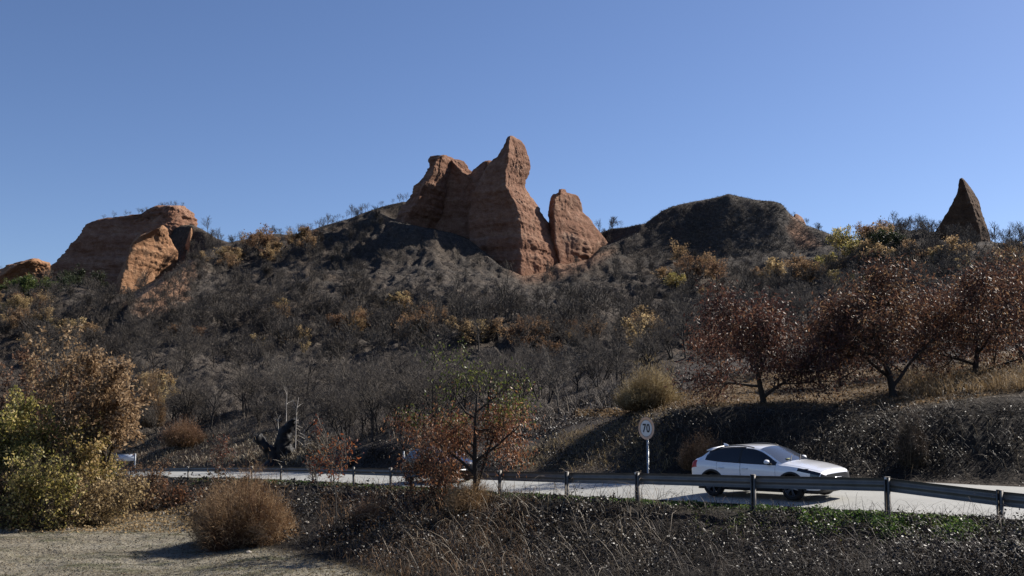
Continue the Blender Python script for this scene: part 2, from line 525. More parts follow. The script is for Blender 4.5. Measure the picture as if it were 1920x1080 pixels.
# the foot of each rock: ground in front of it stays below the line where rock meets slope
def footing(base, dmax, k=0.12):
    global Zg
    bx = np.array([b_[0] for b_ in base], float); by = np.array([b_[1] for b_ in base], float)
    px, py = proj(Xg, Yg, Zg)
    inx = (px >= bx[0]) & (px <= bx[-1]) & (Yg > 200)
    dm = np.interp(px, bx, dmax) if np.ndim(dmax) else dmax
    lim = np.interp(px, bx, by) + 1.5 * vnoise(Pn * [0.3, 0.3, 0], 99) + np.clip(dm - Yg, 0, 400) * k
    z_lim = CAMZ + (HZ - lim) / F * Yg
    over = np.clip(Zg - z_lim, 0, None) * inx
    w = smooth01((dm + 14 - Yg) / 14.0)
    Zg = Zg - over * w
footing([(690, 385), (735, 408), (760, 415), (800, 424), (850, 434), (880, 446), (900, 462), (940, 496), (980, 514), (1020, 509), (1045, 492),
         (1060, 490), (1100, 484), (1128, 460), (1165, 447), (1200, 430)], [384] * 11 + [415, 418, 418, 408, 396])
footing([(-260, 530), (-100, 535), (0, 545), (60, 535), (95, 522), (150, 530), (205, 548), (250, 546), (290, 524), (320, 506), (340, 494), (360, 482), (385, 470), (410, 462), (430, 452)],
        [445, 445, 445, 445, 445, 445, 420, 412, 412, 412, 408, 404, 402, 400, 398])
footing([(1735, 430), (1760, 447), (1800, 453), (1852, 451), (1872, 455)], [304] * 5)
# nothing on the slopes rises above the skyline ridge
LIMX = SKYX[:-6] + [1580, 1630, 1650, 1700, 1760, 1850, 1870, 1920, 2150]
LIMY = SKYY[:-6] + [455, 455, 440, 428, 424, 450, 458, 463, 470]
_px, _py = proj(Xg, Yg, Zg)
_lim = np.interp(_px, LIMX, LIMY) - 3 + 2.2 * fbm(Pn * [0.16, 0.02, 0], 2, 98)
Zg = Zg - np.clip(Zg - (CAMZ + (HZ - _lim) / F * Yg), 0, None) * ((Yg > 150) & (Yg < 640))
mid = smooth01((Dg[:, None] - 48) / 20) * (1 - FAR)
Zg = Zg + mid * (0.5 * fbm(Pn * [0.12, 0.09, 0], 3, 41) + 0.16 * fbm(Pn * [0.6, 0.5, 0], 3, 43))
nearw = 1 - smooth01((Dg[:, None] - 48) / 20)
Zg = Zg + nearw * (0.10 * fbm(Pn * [0.5, 0.4, 0], 3, 51) + 0.035 * fbm(Pn * [2.2, 1.7, 0], 2, 53))

# keep the ground clear of the road bed
rows = np.where(Dg < 190)[0]
pts2 = np.stack([Xg[rows], Yg[rows]], -1).reshape(-1, 2)
def road_local(q):
    """signed offset from the near edge and road level for points q (n,2)"""
    best = np.full(len(q), 1e9); bi = np.zeros(len(q), int)
    for i in range(0, len(line), 2):
        d = (q[:, 0] - line[i, 0]) ** 2 + (q[:, 1] - line[i, 1]) ** 2
        m = d < best
        best[m] = d[m]; bi[m] = i
    off = ((q - line[bi, :2]) * far_n[bi, :2]).sum(1)
    return off, line[bi, 2] + CROSS * np.clip(off, 0, ROADW), np.sqrt(best)
off, zr, dist = road_local(pts2)
zz = Zg[rows].reshape(-1)
# verge 0.5 m each side is level with the road, bed is sunk beneath the asphalt
wv = smooth01(np.maximum(-off - 0.35, off - ROADW - 0.3) / 0.9)
zz = np.where(dist < 14, (zr - 0.02) * (1 - wv) + zz * wv, zz)
inside = (off > 0.12) & (off < ROADW - 0.12) & (dist < 14)
zz = np.where(inside, zr - 0.10, zz)
# the bank below the near edge drops at once
drop = np.clip((-off - 0.6) / 1.6, 0, 1)
wd = smooth01(drop) * (dist < 4)
Zg[rows] = zz.reshape(len(rows), NU)
OFF = np.full_like(Zg, -99.0); OFF[rows] = np.where(dist < 60, off, -99).reshape(len(rows), NU)

logD = np.log(Dg)
def ground_z(X, Y):
    X = np.asarray(X, float); Y = np.asarray(Y, float)
    u = np.clip(X / Y, -UMAX + 1e-4, UMAX - 1e-4)
    fj = (u + UMAX) / (2 * UMAX) * (NU - 1)
    j = np.clip(fj.astype(int), 0, NU - 2); tj = fj - j
    i = np.clip(np.searchsorted(Dg, Y) - 1, 0, ND - 2); ti = np.clip((Y - Dg[i]) / (Dg[i + 1] - Dg[i]), 0, 1)
    return (Zg[i, j] * (1 - ti) * (1 - tj) + Zg[i + 1, j] * ti * (1 - tj) + Zg[i, j + 1] * (1 - ti) * tj + Zg[i + 1, j + 1] * ti * tj)

PX, PY = proj(Xg, Yg, Zg)
RUNMIN = np.minimum.accumulate(PY, axis=0)          # highest photo row reached so far, per column
VIS = PY <= RUNMIN + 3.0
def ground_at(x, y, dmin=20.0, dmax=500.0):
    """first visible ground point seen at photo position (x, y), or the skyline of that column"""
    u = PU(x, y)
    j = int(np.clip(round((u + UMAX) / (2 * UMAX) * (NU - 1)), 0, NU - 1))
    m = (Dg >= dmin) & (Dg <= dmax)
    idx = np.where(m & (PY[:, j] <= y))[0]
    i = idx[0] if len(idx) else np.where(m)[0][np.argmin(PY[m, j])]
    return float(Xg[i, j]), float(Yg[i, j]), float(Zg[i, j])

# ------------------------------------------------------------------ zones painted on the ground (what grows or lies there, and some painted sunlit faces)
def poly_mask(px, py, poly, soft=12.0):
    """soft inside test of projected ground points in a photo polygon"""
    poly = np.array(poly, float)
    inside = np.zeros(px.shape, bool)
    n = len(poly); dmin = np.full(px.shape, 1e9)
    for a in range(n):
        x0, y0 = poly[a]; x1, y1 = poly[(a + 1) % n]
        c = ((y0 > py) != (y1 > py)) & (px < (x1 - x0) * (py - y0) / (y1 - y0 + 1e-9) + x0)
        inside ^= c
        L2 = (x1 - x0) ** 2 + (y1 - y0) ** 2
        t = np.clip(((px - x0) * (x1 - x0) + (py - y0) * (y1 - y0)) / L2, 0, 1)
        dmin = np.minimum(dmin, np.hypot(px - x0 - t * (x1 - x0), py - y0 - t * (y1 - y0)))
    s = np.where(inside, dmin, -dmin)
    return smooth01(s / soft * 0.5 + 0.5)
big = fbm(Pn * [0.05, 0.05, 0], 3, 61)
mednz = fbm(Pn * [0.35, 0.3, 0], 3, 62)
beyond = OFF > ROADW + 0.5
terr = poly_mask(PX + 25 * mednz, PY + 8 * big, [(1010, 838), (1100, 800), (1290, 752), (1420, 700), (1600, 690), (1760, 690), (1960, 640), (2300, 600), (2300, 740), (1920, 738), (1800, 748), (1650, 766), (1500, 768), (1350, 760), (1200, 776), (1060, 815)], 10) * (Yg < 75) * beyond
terr = np.clip(terr + 0.6 * poly_mask(PX + 10 * mednz, PY + 8 * mednz, [(950, 886), (1050, 820), (1130, 798), (1215, 782), (1260, 800), (1190, 840), (1090, 884)], 14) * (Yg < 75) * beyond, 0, 1)  # slope by the sign: tan dry weeds, colour also lightened as its sunlit face
field = poly_mask(PX, PY + 6 * big, [(-200, 835), (200, 830), (420, 825), (560, 845), (500, 872), (-200, 876)], 14) * (Yg < 170) * beyond
clear_ = poly_mask(PX + 10 * mednz, PY + 6 * mednz, [(-400, 985), (150, 975), (330, 968), (420, 1010), (560, 1040), (640, 1060), (720, 1082), (760, 1200), (-400, 1200)], 14) * (Yg < 52)
soil = np.clip(poly_mask(PX, PY, [(960, 505), (1040, 485), (1150, 470), (1100, 500), (1040, 520), (985, 526)], 14) * (Yg > 250)
       + 0.8 * poly_mask(PX + 12 * mednz, PY + 8 * mednz, [(300, 520), (350, 490), (370, 500), (345, 560), (280, 590), (240, 580)], 16) * (Yg > 250)
       + 1.0 * poly_mask(PX + 6 * mednz, PY + 6 * mednz, [(1488, 405), (1505, 425), (1535, 455), (1520, 468), (1495, 462), (1480, 430)], 8) * (Yg > 350), 0, 1)
ash = np.clip(poly_mask(PX, PY, [(560, 640), (720, 520), (850, 460), (960, 520), (1180, 520), (1250, 600), (1000, 640), (800, 620)], 60) * 0.42 * (Yg > 190)
      + poly_mask(PX, PY, [(250, 600), (350, 490), (440, 480), (430, 600), (330, 660), (200, 700)], 40) * (Yg > 190)
      + 0.9 * poly_mask(PX, PY, [(1345, 365), (1370, 362), (1480, 400), (1560, 450), (1540, 500), (1330, 505)], 25) * (Yg > 330)  # black hill: only the right flank lightened, to paint its sunlit side
      + 0.9 * poly_mask(PX, PY, [(270, 700), (470, 660), (1000, 650), (1200, 690), (1050, 800), (560, 815), (280, 800)], 40) * (Yg > 80), 0, 1)
verge = smooth01(1 - np.abs(OFF + 0.5) / 0.9) * (Yg < 120)

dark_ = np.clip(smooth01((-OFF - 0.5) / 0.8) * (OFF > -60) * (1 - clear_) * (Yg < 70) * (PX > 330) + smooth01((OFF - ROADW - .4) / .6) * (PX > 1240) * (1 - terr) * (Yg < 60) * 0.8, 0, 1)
def terrain_mat():
    m, nt, b, o = new_mat('burnt_hillside_ground')
    p = pos(nt)
    n1 = noise(nt, 0.10, 6, 0.62, p)
    n2 = noise(nt, 0.75, 6, 0.65, p)
    n3 = noise(nt, 4.5, 5, 0.7, p)
    n4 = noise(nt, 16.0, 4, 0.7, p)
    z1 = attr(nt, 'zone_a').outputs['Color']; z2 = attr(nt, 'zone_b').outputs['Color']
    s1 = nt.nodes.new('ShaderNodeSeparateColor'); nt.links.new(z1, s1.inputs[0])
    s2 = nt.nodes.new('ShaderNodeSeparateColor'); nt.links.new(z2, s2.inputs[0])
    k = mathn(nt, 'ADD', mathn(nt, 'MULTIPLY', n2, 0.55), mathn(nt, 'MULTIPLY', n3, 0.45))
    burnt = ramp(nt, [(0.32, (.016, .0148, .014)), (0.48, (.042, .037, .033)), (0.6, (.085, .073, .061)), (0.72, (.16, .134, .108))], k)
    brown = ramp(nt, [(0.3, (.026, .02, .015)), (0.55, (.08, .06, .044)), (0.72, (.16, .118, .082))], k)
    base = mixc(nt, ramp(nt, [(0.42, (0, 0, 0)), (0.62, (.8, .8, .8))], n1), burnt, brown)
    ashc = ramp(nt, [(0.32, (.024, .021, .019)), (0.5, (.07, .06, .051)), (0.68, (.17, .145, .118))], k)
    base = mixc(nt, mathn(nt, 'MULTIPLY', s2.outputs[0], 0.8), base, ashc)
    soilc = ramp(nt, [(0.3, (.10, .05, .03)), (0.55, (.23, .13, .08)), (0.75, (.34, .23, .15))], k)
    base = mixc(nt, s2.outputs[1], base, soilc)
    k2 = mathn(nt, 'ADD', mathn(nt, 'MULTIPLY', n3, 0.5), mathn(nt, 'MULTIPLY', n4, 0.5))
    tanc = ramp(nt, [(0.3, (.035, .026, .018)), (0.47, (.105, .075, .045)), (0.6, (.20, .145, .088)), (0.75, (.30, .235, .155))], k2)
    base = mixc(nt, s1.outputs[0], base, tanc)
    fieldc = ramp(nt, [(0.3, (.035, .024, .017)), (0.5, (.09, .06, .04)), (0.72, (.16, .115, .078))], k2)
    base = mixc(nt, s1.outputs[1], base, fieldc)
    nd = noise(nt, 0.35, 5, 0.6, pos(nt, (0.5, 1.6, 1)))
    dirt = ramp(nt, [(0.3, (.10, .082, .06)), (0.5, (.212, .19, .144)), (0.7, (.31, .285, .23))], mathn(nt, 'ADD', mathn(nt, 'MULTIPLY', nd, 0.6), mathn(nt, 'MULTIPLY', k2, 0.4)))
    grassy = ramp(nt, [(0.3, (.03, .034, .016)), (0.6, (.085, .09, .045)), (0.75, (.13, .12, .07))], k2)
    dirt = mixc(nt, ramp(nt, [(0.5, (0, 0, 0)), (0.62, (.75, .75, .75))], noise(nt, 0.8, 5, 0.7, pos(nt, (0.5, 1.2, 1)))), dirt, grassy)
    base = mixc(nt, s1.outputs[2], base, dirt)
    vg = ramp(nt, [(0.35, (.02, .022, .012)), (0.55, (.05, .056, .026)), (0.7, (.12, .10, .06))], k2)
    base = mixc(nt, mathn(nt, 'MULTIPLY', s2.outputs[2], 0.8), base, vg)
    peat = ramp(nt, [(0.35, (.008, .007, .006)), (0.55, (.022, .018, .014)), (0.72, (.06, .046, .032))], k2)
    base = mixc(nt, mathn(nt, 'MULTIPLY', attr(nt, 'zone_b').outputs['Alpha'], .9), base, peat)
    nt.links.new(base, b.inputs['Base Color'])
    b.inputs['Roughness'].default_value = 0.95
    b.inputs['Specular IOR Level'].default_value = 0.12
    h = mathn(nt, 'ADD', mathn(nt, 'MULTIPLY', n2, 1.0), mathn(nt, 'MULTIPLY', n3, 0.22))
    bump(nt, b, mathn(nt, 'ADD', h, mathn(nt, 'MULTIPLY', n4, 0.05)), 0.9, 0.9)
    return m
M['terrain'] = terrain_mat()

V = np.stack([Xg, Yg, Zg], -1).reshape(-1, 3)
ii = (np.arange(ND - 1)[:, None] * NU + np.arange(NU - 1)[None]).ravel()
terrain = mesh_np('hillside', V, [np.stack([ii, ii + 1, ii + NU + 1, ii + NU], 1)], M['terrain'], smooth=True)
tag(terrain, 'burnt hillside rising behind the road, black and grey with tan clearings', kind='structure')
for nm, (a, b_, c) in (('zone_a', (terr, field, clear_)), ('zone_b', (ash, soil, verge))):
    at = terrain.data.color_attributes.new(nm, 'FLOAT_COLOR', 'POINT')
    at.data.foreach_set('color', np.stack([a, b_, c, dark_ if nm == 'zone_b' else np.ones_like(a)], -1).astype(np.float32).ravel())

# the land beside and behind the viewer
n_a = 72
a0 = math.atan(UMAX) - 0.005
ang = np.linspace(a0, 2 * math.pi - a0, n_a)
rad = np.array([0.5, 4.0, 8.5, 14, 30, 70, 150, 400, 1200, 3800])
zr_ = np.array([1.3, 1.2, -0.9, -2.4, -3.2, -2.5, -1.0, 4, 10, -45])
V = [(r * math.sin(t), r * math.cos(t), z + (1.0 * vnoise(np.array([r * math.sin(t) * .02, r * math.cos(t) * .02, 0])) if r > 20 else 0) - 0.25) for r, z in zip(rad, zr_) for t in ang]
i2 = (np.arange(len(rad) - 1)[:, None] * n_a + np.arange(n_a - 1)[None]).ravel()
land = mesh_np('surrounding_land', np.array(V), [np.stack([i2, i2 + 1, i2 + n_a + 1, i2 + n_a], 1)], M['terrain'], smooth=True)
tag(land, 'dark open land around the viewpoint', kind='structure')

# ------------------------------------------------------------------ road
def road_mat():
    m, nt, b, o = new_mat('worn_asphalt')
    p = pos(nt)
    n = noise(nt, 0.5, 6, 0.6, p)
    g = noise(nt, 60, 2, 0.6, p)
    c = ramp(nt, [(0.3, (.275, .275, .25)), (0.7, (.36, .36, .33))], mathn(nt, 'ADD', mathn(nt, 'MULTIPLY', n, 0.7), mathn(nt, 'MULTIPLY', g, 0.3)))
    tr = attr(nt, 'tint').outputs['Fac']
    c = mixc(nt, mathn(nt, 'MULTIPLY', tr, 0.28), c, (.17, .165, .16))
    nt.links.new(c, b.inputs['Base Color'])
    b.inputs['Roughness'].default_value = 0.62
    b.inputs['Specular IOR Level'].default_value = 0.4
    bump(nt, b, g, 0.25, 0.01)
    return m
M['road'] = road_mat()
offs = np.array([0, 0.25, 0.9, 1.3, 1.7, 2.3, 2.7, 3.1, 3.5, 4.0, 4.4, 4.8, 5.3, 5.7, 6.1, 6.7, 7.0])
tr = np.array([.9, .25, 0, .5, .1, .1, .5, .1, .2, .1, .5, .1, .1, .5, .1, .2, .9])
jit = 0.10 * vnoise(np.stack([line_d * 0.6, 0 * line_d, 0 * line_d], -1), 71)
V = np.array([[road_pt(i, o_ + (jit[i] if o_ == 0 else (-jit[i] if o_ == 7.0 else 0))) for o_ in offs] for i in range(len(line))]).reshape(-1, 3)
no = len(offs)
i3 = (np.arange(len(line) - 1)[:, None] * no + np.arange(no - 1)[None]).ravel()
road = mesh_np('road', V, [np.stack([i3, i3 + 1, i3 + no + 1, i3 + no], 1)], M['road'], smooth=True, tint=np.tile(tr, len(line)))
tag(road, 'pale worn asphalt road running behind the guard rail', kind='structure')

# ------------------------------------------------------------------ the rock towers
def rock_mat(name, stops, dark=0.5):
    m, nt, b, o = new_mat(name)
    wob = noise(nt, 0.06, 4, 0.6, pos(nt))
    sep = nt.nodes.new('ShaderNodeSeparateXYZ'); nt.links.new(nt.nodes.new('ShaderNodeNewGeometry').outputs['Position'], sep.inputs[0])
    comb = nt.nodes.new('ShaderNodeCombineXYZ')
    zt = mathn(nt, 'ADD', sep.outputs[2], mathn(nt, 'MULTIPLY', wob, 9.0))
    nt.links.new(mathn(nt, 'MULTIPLY', sep.outputs[0], 0.02), comb.inputs[0])
    nt.links.new(mathn(nt, 'MULTIPLY', sep.outputs[1], 0.02), comb.inputs[1])
    nt.links.new(mathn(nt, 'MULTIPLY', zt, 0.34), comb.inputs[2])
    st = noise(nt, 1.0, 6, 0.62, comb.outputs[0])
    n2 = noise(nt, 0.35, 6, 0.65, pos(nt))
    n3 = noise(nt, 2.2, 5, 0.7, pos(nt))
    k = mathn(nt, 'ADD', mathn(nt, 'MULTIPLY', st, 0.45), mathn(nt, 'MULTIPLY', n2, 0.55))
    c = ramp(nt, stops, k)
    # pale runs of washed down clay, dark lichen patches
    pale = ramp(nt, [(0.56, (0, 0, 0)), (0.72, (.5, .5, .5))], noise(nt, 0.16, 5, 0.6, pos(nt, (1.2, 1.2, 0.35))))
    c = mixc(nt, pale, c, (.36, .23, .15))
    dk = ramp(nt, [(0.6, (0, 0, 0)), (0.76, (dark, dark, dark))], noise(nt, 0.12, 6, 0.7, pos(nt, (1, 1, 0.6))))
    c = mixc(nt, dk, c, (.05, .04, .03))
    sp = ramp(nt, [(0.35, (.7, .7, .7)), (0.6, (1.08, 1.08, 1.08))], n3)
    c = mixc(nt, 1.0, c, sp, 'MULTIPLY')
    nt.links.new(c, b.inputs['Base Color'])
    b.inputs['Roughness'].default_value = 0.95
    b.inputs['Specular IOR Level'].default_value = 0.1
    h = mathn(nt, 'ADD', mathn(nt, 'MULTIPLY', st, 1.2), mathn(nt, 'ADD', mathn(nt, 'MULTIPLY', n2, 0.7), mathn(nt, 'MULTIPLY', n3, 0.35)))
    bump(nt, b, h, 0.8, 1.1)
    return m
M['rock_red'] = rock_mat('red_clay_rock', [(.3, (.125, .060, .038)), (.45, (.21, .108, .068)), (.55, (.265, .15, .10)), (.7, (.36, .24, .165))])
M['rock_orange'] = rock_mat('orange_clay_rock', [(.3, (.19, .095, .050)), (.45, (.28, .148, .08)), (.55, (.33, .185, .105)), (.7, (.39, .25, .155))], .3)
M['rock_brown'] = rock_mat('brown_clay_rock', [(.3, (.05, .028, .017)), (.5, (.095, .055, .033)), (.7, (.15, .09, .053))], .6)

def loft(D, levels, dF, dR, dB, seed=0, amp=0.8, n=150, nl=170, soft=0.045, strata=0.5):
    """closed rock body: levels of (photo row, left, front edge, right column); dF, dR, dB = how far the front edge comes forward,
    the right corner and the back lie behind, at the top and at the bottom"""
    L = np.array(levels, float)
    y0, y1 = L[0, 0], L[-1, 0]
    ys = np.linspace(y0, y1, nl)
    xl_, xe_, xr_ = (pchip(L[:, 0], L[:, k], ys) for k in (1, 2, 3))
    t = (ys - y0) / (y1 - y0)
    tt = np.sqrt(t)
    df = dF[0] + (dF[1] - dF[0]) * tt; dr = dR[0] + (dR[1] - dR[0]) * tt; db = dB[0] + (dB[1] - dB[0]) * tt
    V = np.zeros((nl, n, 3))
    for i in range(nl):
        y = ys[i]
        z = P(xe_[i], y, D)[2]
        A = np.array(P(xl_[i], y, D)[:2]); E = np.array(P(xe_[i], y, D - df[i])[:2]); R = np.array(P(xr_[i], y, D + dr[i])[:2])
        B = np.array(P(xl_[i] * 0.55 + xr_[i] * 0.45, y, D + db[i])[:2])
        me = (A + E) / 2; mr = (E + R) / 2
        cen = (A + E + R + B) / 4
        # the left face hollows a little, the right face swells a little
        me = me + (cen - me) * 0.06; mr = mr - (cen - mr) * 0.08
        poly = np.array([A, me, E, mr, R, B, A])
        s = np.concatenate([[0], np.cumsum(np.linalg.norm(np.diff(poly, axis=0), axis=1))])
        q = np.linspace(0, s[-1], n, endpoint=False)
        pt = np.stack([np.interp(q, s, poly[:, k]) for k in (0, 1)], 1)
        w = max(1, int(n * soft)); kk = np.hanning(2 * w + 1); kk /= kk.sum()
        pp = np.concatenate([pt[-w:], pt, pt[:w]])
        pt = np.stack([np.convolve(pp[:, k], kk, 'valid') for k in (0, 1)], 1)
        u = pt[:, 0] / pt[:, 1]
        ua, ub = A[0] / A[1], R[0] / R[1]
        f = (ub - ua) / max(u.max() - u.min(), 1e-6)
        c0 = pt.mean(0)
        pt[:, 0] = c0[0] + (pt[:, 0] - c0[0]) * f
        pt[:, 0] += ((ua + ub) / 2 - ((pt[:, 0] / pt[:, 1]).max() + (pt[:, 0] / pt[:, 1]).min()) / 2) * D
        V[i, :, :2] = pt; V[i, :, 2] = CAMZ + (z - CAMZ) * pt[:, 1] / D      # the beds dip gently towards the viewer
    cen = V[:, :, :2].mean(1, keepdims=True)
    out = V[:, :, :2] - cen
    ln = np.linalg.norm(out, axis=2, keepdims=True) + 1e-6
    fade = smooth01(ln[..., 0] / 5.0)
    zc = V[:, :, 2] + 1.2 * vnoise(V * [0.05, 0.05, 0.02], seed + 3)
    st = np.zeros_like(zc)
    for sc, a in ((0.22, 1.0), (0.55, 0.6), (1.1, 0.3)):
        b = vnoise(np.stack([0 * zc, 0 * zc + seed, zc * sc], -1), seed + 5)
        st += a * np.clip(b * 2.2, -1, 1)
    st *= 0.55 + 0.45 * vnoise(V * 0.09, seed + 8)
    nz = 1.8 * fbm(V * [0.09, 0.09, 0.05], 3, seed + 1) + 0.3 * fbm(V * [0.4, 0.4, 0.25], 2, seed + 2, ridged=True) + 0.35 * fbm(V * 1.1, 2, seed + 4)
    d = (strata * st + amp * nz - 0.1) * fade
    V[:, :, :2] += out / ln * d[..., None]
    V[:, :, 2] += 0.35 * vnoise(V * 0.5, seed + 9)
    mb = MB()
    i = np.arange(nl - 1)[:, None] * n; j = np.arange(n)[None]
    q = np.stack([i + j, i + (j + 1) % n, i + n + (j + 1) % n, i + n + j], -1).reshape(-1, 4)
    top = V[0].mean(0) + [0, 0, 0.4]
    vv = np.concatenate([V.reshape(-1, 3), top[None]])
    mb.add(vv, quads=q, tris=[[nl * n, (k + 1) % n, k] for k in range(n)])
    return mb

def join(a, b):
    for V, in zip(b.v):
        pass
    off_ = a.n
    a.v += b.v; a.tn += b.tn
    a.q += [q + off_ for q in b.q]; a.t += [t + off_ for t in b.t]
    a.n += b.n
    return a

pil = loft(365, [(256, 951, 957, 963), (260, 947, 956, 971), (268, 943, 955, 979), (280, 937, 954, 986), (292, 929, 953, 990), (300, 919, 952, 993), (322, 905, 948, 992),
                 (347, 896, 948, 985), (367, 888, 958, 993), (390, 882, 970, 1009), (417, 876, 974, 1028), (447, 880, 975, 1043), (480, 890, 975, 1056),
                 (500, 900, 975, 1060), (520, 905, 975, 1062), (560, 905, 975, 1064)], (2, 12), (6, 22), (8, 30), 3, 0.8, n=190, nl=240, soft=0.03)
lp = loft(374, [(292, 825, 829, 838), (297, 811, 818, 849), (303, 807, 815, 857), (312, 805, 812, 863), (322, 802, 810, 867), (335, 794, 803, 868), (347, 786, 796, 868), (357, 778, 788, 868), (373, 772, 783, 868),
                (390, 761, 774, 868), (407, 747, 762, 862), (430, 734, 748, 856), (470, 720, 735, 850), (520, 713, 730, 850)], (4, 8), (10, 26), (12, 30), 17, 1.0, n=170, nl=200, soft=0.03, strata=0.9)
wl = loft(382, [(300, 836, 846, 862), (307, 834, 852, 870), (318, 830, 862, 876), (326, 826, 872, 888), (332, 826, 882, 908), (350, 822, 890, 935), (400, 815, 895, 940), (450, 800, 895, 945), (520, 790, 895, 945)], (2, 6), (4, 6), (9, 16), 29, 0.8, n=140, nl=150)
sh = loft(381, [(303, 910, 916, 925), (308, 903, 913, 935), (314, 896, 909, 940), (325, 886, 905, 945), (345, 872, 902, 950), (420, 860, 900, 950), (520, 850, 900, 950)], (2, 6), (4, 6), (9, 16), 37, 0.8, n=120, nl=130)
o = join(join(join(pil, lp), wl), sh).build('rock_tower', M['rock_red'], smooth=True)
tag(o, 'tallest red clay rock, twin peaked with a saddle between its two towers', 'rock')
o = loft(382, [(356, 1047, 1052, 1062), (362, 1046, 1051, 1064), (365, 1036, 1044, 1081), (376, 1033, 1041, 1087), (396, 1030, 1039, 1090), (404, 1029, 1039, 1097),
               (414, 1030, 1040, 1104), (430, 1029, 1040, 1120), (452, 1030, 1042, 1136), (472, 1033, 1045, 1142), (492, 1036, 1048, 1140), (530, 1036, 1048, 1140)],
         (2, 8), (8, 30), (9, 34), 41, 0.7, n=140, nl=170).build('rock_tower', M['rock_red'], smooth=True)
tag(o, 'smaller banded red rock tower standing free beside the twin peaked rock', 'rock')
o = loft(300, [(336, 1799, 1804, 1808), (340, 1797, 1807, 1812), (345, 1795, 1809, 1816), (353, 1793, 1812, 1821), (363, 1790, 1816, 1828), (375, 1784, 1820, 1833), (386, 1778, 1823, 1838), (398, 1771, 1827, 1843),
               (413, 1763, 1831, 1848), (430, 1755, 1836, 1853), (446, 1749, 1839, 1856), (470, 1744, 1842, 1860), (500, 1740, 1845, 1862)], (1, 5), (2, 7), (4, 16), 53, 0.45, n=130, nl=160, strata=0.25).build('rock_spire', M['rock_brown'], smooth=True)
tag(o, 'dark brown pointed rock spire alone on the far right ridge', 'rock')
o = loft(430, [(387, 300, 322, 340), (391, 290, 320, 348), (398, 280, 318, 354), (404, 245, 316, 357), (408, 215, 316, 360), (413, 178, 315, 364), (420, 163, 314, 368), (440, 150, 312, 373),
               (470, 126, 310, 380), (490, 112, 305, 384), (520, 96, 300, 390), (570, 88, 300, 395)], (3, 18), (6, 20), (20, 40), 61, 1.3, n=200, nl=190, strata=0.8).build('rock_cliff', M['rock_red'], smooth=True)
tag(o, 'wide flat topped red cliff at left with dead trees along its rim', 'rock')
o = loft(385, [(424, 302, 303, 309), (430, 292, 294, 317), (438, 275, 278, 321), (445, 260, 263, 323), (457, 247, 251, 328), (475, 238, 243, 335), (493, 230, 236, 333), (510, 225, 231, 326),
               (527, 220, 226, 322), (550, 215, 222, 322), (590, 210, 218, 325)], (3, 13), (6, 26), (10, 34), 71, 0.7, n=150, nl=170).build('rock_buttress', M['rock_orange'], smooth=True)
tag(o, 'sunlit orange rounded rock buttress in front of the left cliff', 'rock')
o = loft(440, [(486, 58, 60, 72), (492, 40, 48, 88), (500, 18, 30, 92), (512, -15, 10, 93), (540, -50, -20, 95), (575, -70, -30, 96)], (3, 10), (6, 22), (10, 30), 83, 1.0, n=130, nl=110).build('rock_outcrop', M['rock_orange'], smooth=True)
tag(o, 'low orange rock outcrop cut by the left edge of the view', 'rock')
o = loft(412, [(429, 357, 358, 360), (438, 354, 357, 365), (448, 351, 356, 371), (458, 348, 355, 377), (480, 344, 353, 380)], (1, 4), (2, 9), (3, 10), 91, 0.3, n=80, nl=70, strata=0.3).build('rock_pinnacle', M['rock_orange'], smooth=True)
tag(o, 'tiny pale rock pinnacle at the right foot of the left cliff', 'rock')
o = loft(436, [(403, 1490, 1492, 1497), (412, 1487, 1491, 1507), (430, 1488, 1493, 1518), (450, 1490, 1497, 1531), (466, 1492, 1500, 1537), (490, 1490, 1500, 1540)], (2, 7), (5, 18), (8, 22), 97, 0.8, n=100, nl=90).build('rock_outcrop', M['rock_red'], smooth=True)
tag(o, 'small pinkish rock outcrop on the right shoulder of the black hill', 'rock')

# ------------------------------------------------------------------ guard rail
M['galv'] = simple('weathered_galvanised_steel', (.20, .185, .165), .55, .45, .5, .18, 3.0, bmp=.1)
M['galv_dark'] = simple('dull_post_steel', (.15, .14, .125), .6, .4, .5, .2, 4.0)
M['reflector'] = simple('reflector_amber', (.75, .72, .66), .25)
M['steel_pole'] = simple('pale_pole_steel', (.36, .38, .40), .45, .35, .5, .12, 6.0)

RAIL_X = [1860, 1680, 1405, 1207, 1050, 927, 823, 738, 662, 590, 530, 470, 411, 352, 298, 245, 196, 150]
def rail_xy(x):
    u = PU(x, 890)
    p = line - far_n * 0.62
    uu = np.where(p[:, 1] > 16, p[:, 0] / np.maximum(p[:, 1], 5), 1e9)
    i = int(np.argmin(np.abs(uu - u)))
    return p[i], tan[i], far_n[i]
RAILTOP = {1860: 0.80, 1680: 0.86, 1405: 0.82, 1207: 0.80}
posts = []
for x in RAIL_X:
    p, t, n = rail_xy(x)
    posts.append((np.array(p), np.array(t), np.array(n), RAILTOP.get(x, 0.76)))
